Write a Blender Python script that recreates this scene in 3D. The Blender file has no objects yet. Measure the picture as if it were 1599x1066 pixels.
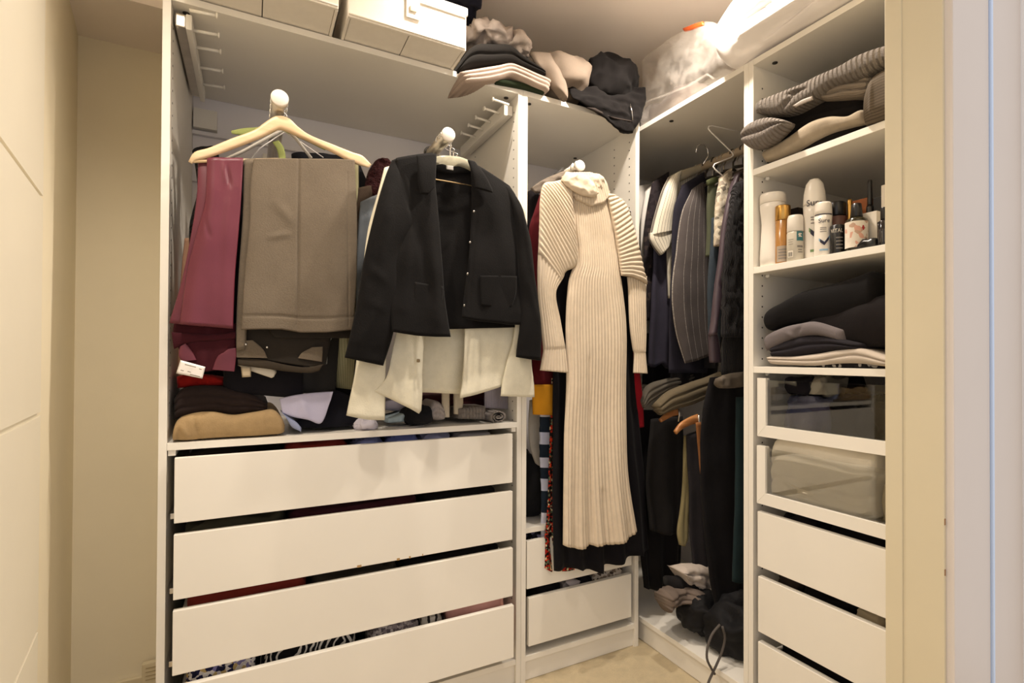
import bpy, bmesh, math, random
import numpy as np
from mathutils import Vector, Matrix, noise

random.seed(7)
PI = math.pi
SC = bpy.context.scene
COL = SC.collection

# ------------------------------------------------------------------ camera
CAM_F, CAM_C = 836.92, np.array([-.7982, -1.635, 1.0997])
CAM_YAW, CAM_PITCH, CAM_ROLL = math.radians(29.4386), math.radians(.4991), math.radians(.2139)
CAM_SX, CAM_SY = 65.62, 18.87
_F = np.array([math.sin(CAM_YAW)*math.cos(CAM_PITCH), math.cos(CAM_YAW)*math.cos(CAM_PITCH), math.sin(CAM_PITCH)])
_R = np.array([math.cos(CAM_YAW), -math.sin(CAM_YAW), 0.0])
_U = np.cross(_R, _F)
_R2 = _R*math.cos(CAM_ROLL)+_U*math.sin(CAM_ROLL)
_U2 = -_R*math.sin(CAM_ROLL)+_U*math.cos(CAM_ROLL)
cam_data = bpy.data.cameras.new('camera')
cam_data.sensor_width = 36.0
cam_data.lens = CAM_F/1599*36
cam_data.shift_x = -CAM_SX/1599
cam_data.shift_y = CAM_SY/1599
cam_data.clip_start = .02
cam = bpy.data.objects.new('camera', cam_data)
COL.objects.link(cam)
m = Matrix.Identity(4)
for i in range(3):
    m[i][0], m[i][1], m[i][2], m[i][3] = _R2[i], _U2[i], -_F[i], CAM_C[i]
cam.matrix_world = m
SC.camera = cam

# ------------------------------------------------------------------ light
SC.view_settings.view_transform = 'Standard'
SC.view_settings.look = 'None'
SC.view_settings.gamma = 1
SC.view_settings.use_curve_mapping = False
SC.view_settings.exposure = 0.31
world = bpy.data.worlds.new('bedroom_daylight')
SC.world = world
world.use_nodes = True
world.node_tree.nodes['Background'].inputs[0].default_value = (1.0, .94, .92, 1)
world.node_tree.nodes['Background'].inputs[1].default_value = .70

def spot(name, loc, power, color, radius=.04, angle=128, blend=1.0):
    l = bpy.data.lights.new(name, 'SPOT')
    l.energy = power; l.color = color; l.shadow_soft_size = radius
    l.spot_size = math.radians(angle); l.spot_blend = blend
    o = bpy.data.objects.new(name, l); COL.objects.link(o); o.location = loc
    return o
WARM = (1.0, .888, .755)
CEIL = 2.40
spot('unseen_downlight', (.33, -.46, CEIL-.04), 46, WARM, .035, 150, .5)
spot('unseen_downlight', (-.24, -.26, CEIL-.035), 35, WARM, .020)
spot('unseen_downlight', (-.98, -.58, CEIL-.035), 44, WARM)  # unseen spot added to brighten the left wall and door

# ------------------------------------------------------------------ pixel ray -> point on a plane of the room
def ray(u, v):
    return _F+_R2*(u-799.5-CAM_SX)/CAM_F-_U2*(v-533-CAM_SY)/CAM_F
YO = [0.0]                     # extra forward shift while the bulky front-hung clothes are built
def at(u, v, Y=None, X=None, Z=None):
    d = ray(u, v)
    if Y is not None: k = (Y+YO[0]-CAM_C[1])/d[1]
    elif X is not None: k = (X-CAM_C[0])/d[0]
    else: k = (Z-CAM_C[2])/d[2]
    return CAM_C+d*k
def depth_of(p): return float((np.array(p)-CAM_C)@_F)

# ------------------------------------------------------------------ materials
def lin(c): return c/12.92 if c <= .04045 else ((c+.055)/1.055)**2.4
def rgb(h):
    h = h.lstrip('#'); return tuple(lin(int(h[i:i+2], 16)/255) for i in (0, 2, 4))+(1,)
_MATS = {}
def node_mat(name):
    mt = bpy.data.materials.new(name); mt.use_nodes = True
    nt = mt.node_tree; return mt, nt, nt.nodes['Principled BSDF']
def link(nt, a, b): nt.links.new(a, b)
def mixcol(nt, fac, a, b):
    n = nt.nodes.new('ShaderNodeMix'); n.data_type = 'RGBA'
    for sock, val in ((n.inputs[0], fac), (n.inputs[6], a), (n.inputs[7], b)):
        if hasattr(val, 'is_output'): nt.links.new(val, sock)
        else: sock.default_value = val
    return n.outputs[2]
def ramp(nt, src, stops, mode='LINEAR'):
    n = nt.nodes.new('ShaderNodeValToRGB'); n.color_ramp.interpolation = mode
    cr = n.color_ramp
    while len(cr.elements) > 1: cr.elements.remove(cr.elements[-1])
    cr.elements[0].position, cr.elements[0].color = stops[0]
    for p, c in stops[1:]:
        e = cr.elements.new(p); e.color = c
    nt.links.new(src, n.inputs[0]); return n.outputs[0]
def noise_node(nt, vec, scale, detail=3, rough=.5):
    n = nt.nodes.new('ShaderNodeTexNoise'); n.inputs['Scale'].default_value = scale
    n.inputs['Detail'].default_value = detail; n.inputs['Roughness'].default_value = rough
    nt.links.new(vec, n.inputs['Vector']); return n.outputs[0]
def bump(nt, bsdf, h, strength, dist):
    n = nt.nodes.new('ShaderNodeBump'); n.inputs['Strength'].default_value = strength
    n.inputs['Distance'].default_value = dist
    nt.links.new(h, n.inputs['Height']); nt.links.new(n.outputs[0], bsdf.inputs['Normal'])
def obj_co(nt): return nt.nodes.new('ShaderNodeTexCoord').outputs['Object']
def uv_co(nt): return nt.nodes.new('ShaderNodeTexCoord').outputs['UV']
def shade(hexc, k):
    c = rgb(hexc); return tuple(min(1, x*k) for x in c[:3])+(1,)

def paint(name, hexc, rough=.45, var=.03, bumpk=.0, scale=6):
    key = ('paint', name)
    if key in _MATS: return _MATS[key]
    mt, nt, b = node_mat(name)
    co = obj_co(nt)
    nz = noise_node(nt, co, scale, 4)
    link(nt, ramp(nt, nz, [(.3, shade(hexc, 1-var)), (.7, shade(hexc, 1+var))]), b.inputs['Base Color'])
    b.inputs['Roughness'].default_value = rough
    if bumpk: bump(nt, b, noise_node(nt, co, 180, 2), bumpk, .002)
    _MATS[key] = mt; return mt

def fab(hexc, kind='plain', rough=.92, **k):
    key = ('fab', hexc, kind, str(sorted(k.items())))
    if key in _MATS: return _MATS[key]
    mt, nt, b = node_mat(kind+'_fabric')
    co, uv = obj_co(nt), uv_co(nt)
    b.inputs['Roughness'].default_value = rough
    b.inputs['Specular IOR Level'].default_value = k.get('spec', .18)
    if kind not in ('satin',):
        b.inputs['Sheen Weight'].default_value = k.get('sheen', .02)
        b.inputs['Sheen Roughness'].default_value = .5
    nz = noise_node(nt, co, k.get('vs', 14), 5, .6)
    v = k.get('var', .1)
    base = ramp(nt, nz, [(.3, shade(hexc, 1-v)), (.7, shade(hexc, 1+v))])
    def sep(vec, ax):
        s = nt.nodes.new('ShaderNodeSeparateXYZ'); nt.links.new(vec, s.inputs[0]); return s.outputs[ax]
    def math_(op, a, c):
        n = nt.nodes.new('ShaderNodeMath'); n.operation = op
        for i, x in enumerate((a, c)):
            if hasattr(x, 'is_output'): nt.links.new(x, n.inputs[i])
            elif x is not None: n.inputs[i].default_value = x
        return n.outputs[0]
    fine = noise_node(nt, co, k.get('fs', 420), 2)
    if kind == 'wool':
        f2 = noise_node(nt, co, 260, 3, .7)
        base = mixcol(nt, f2, base, shade(hexc, k.get('melange', 1.5)))
    if kind == 'stripe':
        w = math_('FRACT', math_('DIVIDE', sep(uv, k.get('axis', 0)), k.get('pitch', .02)), None)
        t = math_('LESS_THAN', w, k.get('duty', .2))
        if k.get('dash'):
            t = math_('MULTIPLY', t, ramp(nt, noise_node(nt, uv, 500, 1), [(.4, (.2,)*3+(1,)), (.55, (1, 1, 1, 1))]))
        base = mixcol(nt, t, base, rgb(k['c2']))
    if kind == 'zebra':
        n = nt.nodes.new('ShaderNodeTexWave'); n.inputs['Scale'].default_value = k.get('ws', 14)
        n.inputs['Distortion'].default_value = k.get('wd', 7); n.inputs['Detail'].default_value = 2
        nt.links.new(co, n.inputs['Vector'])
        base = ramp(nt, n.outputs['Fac'], [(0, rgb(hexc)), (k.get('cut', .62), rgb(k['c2']))], 'CONSTANT')
    if kind == 'floral':
        n = nt.nodes.new('ShaderNodeTexVoronoi'); n.inputs['Scale'].default_value = k.get('ws', 60)
        n.inputs['Randomness'].default_value = 1
        nt.links.new(co, n.inputs['Vector'])
        s = nt.nodes.new('ShaderNodeSeparateColor'); nt.links.new(n.outputs['Color'], s.inputs[0])
        cols = k['cols']; st = [(i/len(cols), rgb(c)) for i, c in enumerate(cols)]
        base = ramp(nt, s.outputs[0], st, 'CONSTANT')
    if kind == 'blocks':
        s = sep(uv, 1)
        st = [(p, rgb(c)) for p, c in k['bands']]
        base = ramp(nt, s, st, 'CONSTANT')
    link(nt, base, b.inputs['Base Color'])
    if kind == 'knit':
        w = nt.nodes.new('ShaderNodeTexWave'); w.inputs['Scale'].default_value = k.get('ks', 90)
        w.bands_direction = k.get('kd', 'X')
        w.inputs['Distortion'].default_value = .6
        nt.links.new(co if not k.get('uv') else uv, w.inputs['Vector'])
        fine = math_('ADD', math_('MULTIPLY', w.outputs['Fac'], 1.2), fine)
    bump(nt, b, fine, k.get('bs', .35), k.get('bd', .0015))
    _MATS[key] = mt; return mt

def satin(hexc):
    return fab(hexc, 'satin', .42, spec=.4, var=.05, bs=.12)
def plastic(name, hexc, rough=.35):
    return paint(name, hexc, rough, .01)
def metal(name, hexc, rough=.25):
    key = ('metal', name)
    if key in _MATS: return _MATS[key]
    mt, nt, b = node_mat(name)
    b.inputs['Metallic'].default_value = 1
    co = obj_co(nt)
    link(nt, ramp(nt, noise_node(nt, co, 40, 2), [(.3, shade(hexc, .92)), (.7, shade(hexc, 1.05))]), b.inputs['Base Color'])
    b.inputs['Roughness'].default_value = rough
    _MATS[key] = mt; return mt
def wood(name, c1, c2, rough=.4):
    key = ('wood', name)
    if key in _MATS: return _MATS[key]
    mt, nt, b = node_mat(name)
    co = obj_co(nt)
    mp = nt.nodes.new('ShaderNodeMapping'); mp.inputs['Scale'].default_value = (1, 6, 12)
    nt.links.new(co, mp.inputs[0])
    nz = noise_node(nt, mp.outputs[0], 6, 6, .6)
    link(nt, ramp(nt, nz, [(.35, rgb(c1)), (.65, rgb(c2))]), b.inputs['Base Color'])
    b.inputs['Roughness'].default_value = rough
    _MATS[key] = mt; return mt
def clear(name, tint, alpha, rough=.1, scale=25):
    key = ('clear', name)
    if key in _MATS: return _MATS[key]
    mt, nt, b = node_mat(name)
    co = obj_co(nt)
    b.inputs['Base Color'].default_value = rgb(tint)
    b.inputs['Roughness'].default_value = rough
    link(nt, ramp(nt, noise_node(nt, co, scale, 3), [(.35, (alpha*.75,)*3+(1,)), (.7, (alpha*1.25,)*3+(1,))]), b.inputs['Alpha'])
    _MATS[key] = mt; return mt

WHITE = paint('white_melamine', '#ebe6dc', .42, .015)
WHITE_EDGE = paint('white_front_paint', '#eee9df', .36, .012)
BACK = paint('white_back_board', '#eae6e8', .6, .02)
WALL = paint('cream_wall_paint', '#f0e5ca', .75, .02, .05)
TRIMP = paint('cream_gloss_paint', '#dccfb0', .4, .02)
OUTP = paint('white_gloss_paint', '#ddd3ca', .4, .015)
DOORP = paint('ivory_door_paint', '#ebe3cf', .42, .015)
CEILP = paint('ceiling_paint', '#f0e5db', .85, .015)
CHROME = metal('chrome', '#e4e4e6', .15)
STEEL = metal('brushed_steel', '#cfc9c0', .3)
DARK = paint('dark_plug', '#2b2723', .6)

# ------------------------------------------------------------------ objects
def thing(name, label, cat, loc=(0, 0, 0), group=None):
    o = bpy.data.objects.new(name, None); COL.objects.link(o)
    o.location = loc; o.empty_display_size = .05
    o['label'] = label; o['category'] = cat
    if group: o['group'] = group
    return o
def tag(o, label, cat, group=None):
    o['label'] = label; o['category'] = cat
    if group: o['group'] = group
    return o
LAST = [None]
def emit(name, V, Fc, mat, parent=None, label=None, uv=None, smooth=True, stuff=False):
    V = np.asarray(V, float)
    if parent is not None:
        org = np.zeros(3); p = parent
        while p is not None:
            org += np.array(p.location); p = p.parent
    else:
        org = np.array([(V[:, 0].min()+V[:, 0].max())/2, (V[:, 1].min()+V[:, 1].max())/2, V[:, 2].min()])
    me = bpy.data.meshes.new(name)
    me.from_pydata((V-org).tolist(), [], Fc)
    if uv is not None:
        ul = me.uv_layers.new(name='UVMap')
        vi = np.empty(len(me.loops), int); me.loops.foreach_get('vertex_index', vi)
        ul.data.foreach_set('uv', np.asarray(uv, float)[vi].ravel())
    me.polygons.foreach_set('use_smooth', [smooth]*len(me.polygons))
    me.update()
    me.materials.append(mat)
    o = bpy.data.objects.new(name, me); COL.objects.link(o)
    if parent is not None: o.parent = parent
    else: o.location = org
    if label: o['label'] = label
    if stuff: o['kind'] = 'stuff'
    LAST[0] = o
    return o
def emit_bm(name, bm, mat, parent=None, label=None, smooth=False, stuff=False):
    bmesh.ops.recalc_face_normals(bm, faces=bm.faces)
    bm.verts.index_update()
    V = [v.co[:] for v in bm.verts]; Fc = [[v.index for v in f.verts] for f in bm.faces]
    bm.free()
    return emit(name, V, Fc, mat, parent, label, None, smooth, stuff)
def box_bm(bm, x0, x1, y0, y1, z0, z1, bev=.0):
    r = bmesh.ops.create_cube(bm, size=1)
    for v in r['verts']:
        v.co = Vector((x0+(v.co.x+.5)*(x1-x0), y0+(v.co.y+.5)*(y1-y0), z0+(v.co.z+.5)*(z1-z0)))
    if bev:
        es = {e for v in r['verts'] for e in v.link_edges}
        bmesh.ops.bevel(bm, geom=list(es), offset=bev, segments=2, affect='EDGES', profile=.7)
    return bm
def box(name, b, mat, parent=None, bev=.0012, label=None):
    return emit_bm(name, box_bm(bmesh.new(), *b, bev), mat, parent, label)
def struct(o): o['kind'] = 'structure'; return o
def quad_prism(name, pts, z0, z1, mat, parent=None):
    n = len(pts)
    V = [(p[0], p[1], z0) for p in pts]+[(p[0], p[1], z1) for p in pts]
    Fc = [list(range(n))[::-1], list(range(n, 2*n))]+[[i, (i+1) % n, n+(i+1) % n, n+i] for i in range(n)]
    return emit(name, V, Fc, mat, parent, smooth=False)

def spline(P, n):
    P = np.asarray(P, float)
    if len(P) == 2:
        t = np.linspace(0, 1, n)[:, None]; return P[0]*(1-t)+P[1]*t
    d = np.linalg.norm(np.diff(P[:, :3], axis=0), axis=1)+1e-6
    T = np.concatenate([[0], np.cumsum(d**.7)]); T /= T[-1]
    Mt = np.zeros_like(P)
    for i in range(len(P)):
        if i == 0: Mt[i] = (P[1]-P[0])/(T[1]-T[0])
        elif i == len(P)-1: Mt[i] = (P[-1]-P[-2])/(T[-1]-T[-2])
        else: Mt[i] = (P[i+1]-P[i-1])/(T[i+1]-T[i-1])
    out = []
    for t in np.linspace(0, 1, n):
        i = min(max(np.searchsorted(T, t)-1, 0), len(P)-2)
        h = T[i+1]-T[i]; x = (t-T[i])/h
        out.append((2*x**3-3*x**2+1)*P[i]+(x**3-2*x*x+x)*h*Mt[i]+(-2*x**3+3*x*x)*P[i+1]+(x**3-x*x)*h*Mt[i+1])
    return np.array(out)

def tube_data(pts, r, seg=8, closed=False):
    P = [Vector(p) for p in pts]; n = len(P)
    rr = r if hasattr(r, '__len__') else [r]*n
    V, Fc = [], []
    up = None
    for i in range(n):
        a = P[i-1] if (i > 0 or closed) else P[i]; b = P[(i+1) % n] if (i < n-1 or closed) else P[i]
        t = (b-a).normalized()
        if up is None:
            up = Vector((0, 0, 1)) if abs(t.z) < .9 else Vector((1, 0, 0))
        s = t.cross(up).normalized(); up = s.cross(t).normalized()
        for k in range(seg):
            an = 2*PI*k/seg
            V.append(tuple(P[i]+(s*math.cos(an)+up*math.sin(an))*rr[i]))
    for i in range(n if closed else n-1):
        for k in range(seg):
            j = (i+1) % n
            Fc.append([i*seg+k, i*seg+(k+1) % seg, j*seg+(k+1) % seg, j*seg+k])
    if not closed:
        Fc.append(list(range(seg))[::-1]); Fc.append([(n-1)*seg+k for k in range(seg)])
    return V, Fc
def tube(name, pts, r, mat, parent=None, seg=8, label=None, closed=False):
    V, Fc = tube_data(pts, r, seg, closed)
    return emit(name, V, Fc, mat, parent, label)
def merge(*VF):
    V, Fc = [], []
    for v, f in VF:
        o = len(V); V += list(v); Fc += [[i+o for i in q] for q in f]
    return V, Fc
def lathe(name, c, prof, mat, parent=None, seg=24, label=None, sq=None):
    V, Fc = [], []; n = len(prof)
    for r, z in prof:
        for k in range(seg):
            a = 2*PI*k/seg
            V.append((c[0]+r*math.cos(a)*(sq[0] if sq else 1), c[1]+r*math.sin(a)*(sq[1] if sq else 1), c[2]+z))
    for i in range(n-1):
        for k in range(seg):
            Fc.append([i*seg+k, i*seg+(k+1) % seg, (i+1)*seg+(k+1) % seg, (i+1)*seg+k])
    Fc.append(list(range(seg))[::-1]); Fc.append([(n-1)*seg+k for k in range(seg)])
    o = emit(name, V, Fc, mat, parent, label)
    return o

_seed = [0]
def loft(name, rows, mat, Y=None, X=None, t=.012, parent=None, label=None, nu=22, nv=36, back=None, top=None,
         bottom=None, folds=(), creases=(), nz=(9, .003), crumple=None, rib=None, layers=None, pw=2.6, floor=None, dtop=0):
    """A flattened tube of cloth.  rows run along its length: (uL, vL, uR, vR[, forward[, thickness]]) gives where its two
    edges lie on the plane Y (facing -Y) or X (facing -X); 'back' makes it a deep loaf instead of a sheet."""
    _seed[0] += 1; sd = _seed[0]*3.71
    nrm = np.array([0, -1., 0]) if Y is not None else np.array([-1., 0, 0])
    A = []
    for r in rows:
        f = r[4] if len(r) > 4 else 0; th = r[5] if len(r) > 5 else t
        k = dict(Y=Y-f) if Y is not None else dict(X=X-f)
        A.append(np.concatenate([at(r[0], r[1], **k), at(r[2], r[3], **k), [th], r[:4]]))
    A = spline(np.array([np.concatenate([(a[:3]+a[3:6])/2, a]) for a in A]), nv+1)[:, 3:]
    L, Rr, T, PX = A[:, :3], A[:, 3:6], A[:, 6], A[:, 7:11]
    if rib and len(rib) > 2:                   # ribs running across the piece
        N = max(3, round(np.linalg.norm(np.diff((L+Rr)/2, axis=0), axis=1).sum()/rib[0])); nv_ = nv
    elif rib:
        wid = np.linalg.norm(L-Rr, axis=1).max(); N = max(3, round(wid/rib[0])); nu = N*5
    lnr = np.linspace(0, 1, nu+1); s = lnr*.55+(1-np.cos(PI*lnr))/2*.45
    r = np.linspace(0, 1, nv+1)
    S, Rg = np.meshgrid(s, r)
    mid = L[:, None]*(1-S[..., None])+Rr[:, None]*S[..., None]
    pu = PX[:, None, 0]*(1-S)+PX[:, None, 2]*S; pv = PX[:, None, 1]*(1-S)+PX[:, None, 3]*S
    for line, wgt, i in ((bottom, Rg**5, -1), (top, (1-Rg)**5, 0)):
        if line:
            q = [at(a, b, **(dict(Y=Y) if Y is not None else dict(X=X))) for a, b in line]
            q = np.array(q); d = np.linalg.norm(np.diff(q, axis=0), axis=1); tt = np.concatenate([[0], np.cumsum(d)]); tt /= tt[-1]
            c = np.stack([np.interp(s, tt, q[:, a]) for a in range(3)], 1)
            off = c-mid[i]
            off -= nrm*(off@nrm)[:, None]
            mid = mid+wgt[..., None]*off[None]
    D = np.zeros_like(S)
    for f in folds:
        n, a0, a1 = f[:3]; ph = f[3] if len(f) > 3 else sd
        w = np.array([noise.noise((x*2.3, sd, 0)) for x in r])[:, None]*1.2
        D += (a0+(a1-a0)*Rg**(f[4] if len(f) > 4 else 1.3))*np.sin(2*PI*n*S+ph+w+.8*np.sin(5*S+ph))
    for c in creases:
        u0, v0, u1, v1, w, a = c
        dx, dy = u1-u0, v1-v0; l2 = dx*dx+dy*dy
        k = ((pu-u0)*dx+(pv-v0)*dy)/l2; kc = np.clip(k, 0, 1)
        ds = np.hypot(pu-u0-kc*dx, pv-v0-kc*dy)
        D += a*np.exp(-(ds/w)**2)*(.35+.65*np.sin(PI*np.clip(kc, .04, .96))**.5)
    flat = mid.reshape(-1, 3)
    if nz:
        D += nz[1]*np.array([noise.noise(Vector(p)*nz[0]+Vector((sd, 0, 0))) for p in flat]).reshape(S.shape)*1.6
    if crumple:
        D += crumple[1]*np.array([1-3*abs(noise.noise(Vector(p)*crumple[0]+Vector((0, sd, 0))))-.8*abs(noise.noise(Vector(p)*crumple[0]*2.3+Vector((0, sd, 9)))) for p in flat]).reshape(S.shape)
    if layers:
        n, a = layers
        wob = np.array([noise.noise((x*3, sd, 4)) for x in r])[:, None]*.25/n
        for k in range(1, n):
            D -= a*np.exp(-((S+wob-k/n)/(.10/n))**2)
        ph = np.mod((S+wob)*n, 1); D += a*.5*np.sin(PI*ph)
    prof = np.clip(1-np.abs(2*S-1)**pw, 0, 1)**.5
    if rib:
        rb = np.abs(np.sin(PI*(Rg if len(rib) > 2 else S)*N))**.8-.5
        D += rib[1]*rb*np.clip(prof*2, 0, 1)
    ends = np.clip(np.minimum(Rg, 1-Rg)/.06, 0, 1)**.5 if back is not None else 1.0
    if dtop: D = D*np.clip(Rg/dtop, 0, 1)
    Fv = mid+nrm*((T[:, None]*prof)*ends+D)[..., None]
    n1, n0 = nv+1, nu+1
    W = np.linalg.norm(L-Rr, axis=1).max(); Ln = np.concatenate([[0], np.cumsum(np.linalg.norm(np.diff(mid[:, nu//2], axis=0), axis=1))])
    UVf = np.stack([S*W, np.repeat(Ln[:, None], n0, 1)], -1).reshape(-1, 2)
    idx = np.arange(n1*n0).reshape(n1, n0)
    if back is None:
        Bv = mid+nrm*(-(T[:, None]*prof)+D*(1 if not rib else .5))[..., None]
        bidx = np.arange(n1*n0, 2*n1*n0).reshape(n1, n0).copy()
        bidx[:, 0] = idx[:, 0]; bidx[:, -1] = idx[:, -1]
    else:
        Bv = mid-nrm*back
        bidx = np.arange(n1*n0, 2*n1*n0).reshape(n1, n0)
    V = np.concatenate([Fv.reshape(-1, 3), Bv.reshape(-1, 3)])
    if floor is not None:                      # what lies inside the furniture rests on its board
        ins = (V[:, 1] > -.004) if Y is not None else (V[:, 0] > .526-.004)
        V[ins, 2] = np.maximum(V[ins, 2], floor)
    UV = np.concatenate([UVf, UVf])
    Fc = []
    for i in range(nv):
        a, b, c, d = idx[i, :-1], idx[i, 1:], idx[i+1, 1:], idx[i+1, :-1]
        Fc += np.stack([a, b, c, d], 1).tolist()
        a, b, c, d = bidx[i, :-1], bidx[i+1, :-1], bidx[i+1, 1:], bidx[i, 1:]
        Fc += np.stack([a, b, c, d], 1).tolist()
        if back is not None:
            Fc.append([idx[i, 0], idx[i+1, 0], bidx[i+1, 0], bidx[i, 0]])
            Fc.append([idx[i, -1], bidx[i, -1], bidx[i+1, -1], idx[i+1, -1]])
    for i, fl in ((0, 1), (nv, 0)):
        for j in range(nu):
            q = [idx[i, j], bidx[i, j], bidx[i, j+1], idx[i, j+1]]
            q = list(dict.fromkeys(int(x) for x in q))
            Fc.append(q if fl else q[::-1])
    Fc = [[int(x) for x in f] for f in Fc]
    used = np.zeros(len(V), bool)
    for f in Fc:
        for x in f: used[x] = True
    re = np.cumsum(used)-1
    Fc = [[int(re[x]) for x in f] for f in Fc]
    return emit(name, V[used], Fc, mat, parent, label, UV[used])

def heap(name, c, rad, mat, parent=None, crumple=(9, .018), label=None, zmin=None, n=(40, 26), pw=2.6, seed=None, tilt=0):
    """A soft crumpled bundle resting on zmin."""
    _seed[0] += 1; sd = (seed or _seed[0])*5.13
    V, Fc = [], []; nu, nv = n
    sp = lambda x: math.copysign(abs(x)**(2/pw), x)
    for i in range(nv+1):
        th = -PI/2+PI*i/nv
        for k in range(nu):
            a = 2*PI*k/nu
            d = Vector((sp(math.cos(th))*sp(math.cos(a)), sp(math.cos(th))*sp(math.sin(a)), sp(math.sin(th))))
            p = Vector((c[0]+d.x*rad[0], c[1]+d.y*rad[1], c[2]+d.z*rad[2]+tilt*d.x*rad[0]))
            q = p*crumple[0]+Vector((sd, sd*.3, 0))
            h = (1-3.2*abs(noise.noise(q)))*crumple[1]+(1-3*abs(noise.noise(q*2.4)))*crumple[1]*.4
            nn = Vector((d.x/rad[0], d.y/rad[1], d.z/rad[2])).normalized()
            p += nn*h
            if zmin is not None and p.z < zmin: p.z = zmin+.0005*((k*7+i) % 3)
            V.append(tuple(p))
    for i in range(nv):
        for k in range(nu):
            Fc.append([i*nu+k, i*nu+(k+1) % nu, (i+1)*nu+(k+1) % nu, (i+1)*nu+k])
    uv = [(v[0], v[2]) for v in V]
    return emit(name, V, Fc, mat, parent, label, uv)

# ------------------------------------------------------------------ the room
FX = .526                      # front plane of the two right-hand wardrobes
SEAM = -.499                   # where those two meet
H = 2.012                      # wardrobe height
LW0 = np.array([-1.267, .50, 0]); A7 = math.radians(7)
LD = np.array([math.sin(A7), -math.cos(A7), 0]); LN = np.array([math.cos(A7), math.sin(A7), 0])
def on_left(u, v, off=0):
    d = ray(u, v); p0 = LW0+LN*off
    return CAM_C+d*(((p0-CAM_C)@LN)/(d@LN))
def lw(s, off=0):
    p = LW0+LD*s+LN*off; return (p[0], p[1])

carpet = fab('#d9c7a4', 'carpet', .95, vs=30, var=.07, fs=700, bs=.8, bd=.006)
struct(quad_prism('floor', [(-1.6, -3.2), (1.3, -3.2), (1.3, .8), (-1.6, .8)], -.05, 0, carpet))
struct(quad_prism('ceiling', [(-1.6, -1.12), (1.3, -1.12), (1.3, .8), (-1.6, .8)], CEIL, CEIL+.06, CEILP))
struct(box('wall_back', (-1.5, 1.3, .60, .70, 0, CEIL), WALL, bev=0))
struct(box('wall_back_return', (-1.5, -1.003, .50, .599, 0, CEIL), WALL, bev=0))
struct(box('wall_right', (1.125, 1.25, -1.02, .60, 0, CEIL), WALL, bev=0))
s1 = 2.0
struct(quad_prism('wall_left', [lw(-.02), lw(1.64), lw(1.64, -.1), lw(-.02, -.1)], 0, CEIL, WALL))
struct(box('ceiling_soffit', (-1.5, -1.004, .22, .50, 2.081, CEIL), CEILP, bev=0))

CHIPB = paint('chipped_paint', '#9a7350', .8)
# doorway: the camera looks in from the bedroom
X0 = .33
YF = float(at(1387, 550, X=X0)[1]); YN = float(at(1470, 550, X=X0)[1])
struct(box('wall_front', (X0+.012, 1.25, YN+.0, YF, 0, CEIL), WALL, bev=0))
struct(box('wall_front_head', (-1.12, X0+.012, YN, YF, 2.03, CEIL), WALL, bev=0))
# jamb lining, stop bead and architrave of the doorway
jx = float(at(1410, 550, Y=YF-.03)[0])
struct(box('trim_1', (X0, X0+.014, YN-.004, YF+.002, 0, 2.03), TRIMP, bev=.002))
st = float(at(1410, 550, X=X0)[1])
struct(box('trim_2', (X0-.004, X0+.004, st, YF+.004, 0, 2.03), TRIMP, bev=.0015))
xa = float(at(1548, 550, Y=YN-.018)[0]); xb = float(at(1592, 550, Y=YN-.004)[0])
bm = bmesh.new()
box_bm(bm, X0+.006, xa-.006, YN-.018, YN, 0, 2.08, .0025)
struct(emit_bm('trim_3', bm, OUTP))
struct(box('trim_6', (xa-.0045, xa+.0035, YN-.022, YN, 0, 2.08), paint('painted_daylight_line', '#cfe2ff', .3, .01), bev=.002))  # blue daylight line on the frame edge, put into this bead's colour
struct(box('trim_4', (xa+.004, xb, YN-.008, YN+.001, 0, 2.12), OUTP, bev=.001))
struct(box('trim_5', (xb, xb+.09, YN-.03, YN+.001, 0, 2.12), paint('bright_white_gloss', '#f4f2f0', .35), bev=.004))
for v in (812, 892):
    p = at(1470, v, Y=YN-.006)
    struct(box('trim_7', (X0+.0005, X0+.004, YN-.0047, YN-.0035, p[2]-.012, p[2]), CHIPB, bev=.0004))

# open door folded back against the left wall, horizontal grooves in its face
sd = float((on_left(65, 550, .013)-LW0)@LD)
gz = [float(on_left(63, v, .013)[2]) for v in (303, 646, 975)]
bm = bmesh.new()
def prism_bm(bm, poly, z0, z1):
    lo = [bm.verts.new((p[0], p[1], z0)) for p in poly]; hi = [bm.verts.new((p[0], p[1], z1)) for p in poly]
    n = len(poly); bm.faces.new(lo[::-1]); bm.faces.new(hi)
    for i in range(n): bm.faces.new((lo[i], lo[(i+1) % n], hi[(i+1) % n], hi[i]))
SE = sd+.78
prism_bm(bm, [lw(sd, .001), lw(SE, .001), lw(SE, .007), lw(sd, .007)], .01, 1.99)
zs = [.01]+sorted(gz)+[1.99]; g = .004
for a, b in zip(zs[:-1], zs[1:]):
    prism_bm(bm, [lw(sd+.004, .007), lw(SE, .007), lw(SE, .013), lw(sd+.004, .013)], a+g, b-g)
door = emit_bm('door_1', bm, DOORP)
struct(door); door['label'] = 'cream door with horizontal grooves in the left wall'
struct(quad_prism('baseboard_left', [lw(0.02, .0005), lw(sd-.01, .0005), lw(sd-.01, .012), lw(0.02, .012)], 0, .088, TRIMP))
struct(box('baseboard_back', (-1.262, -1.0, .484, .4995, 0, .088), TRIMP, bev=.003))
p = at(222, 1036, Y=.47); q = at(243, 1066, Y=.47)
sc = thing('socket_cover', 'pale slotted cover plate low on the wall left of the wardrobe', 'cover plate', (float(p[0])+.03, .47, 0))
box('plate', (p[0], p[0]+.075, .462, .483, .001, p[2]), TRIMP, sc, .003)
for k in range(4):
    z = p[2]-.012-k*.012
    if z > .01: box('slot', (p[0]+.010, p[0]+.070, .4605, .4625, z-.003, z), paint('taupe_slot', '#b7a888'), sc, .0004)

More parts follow.
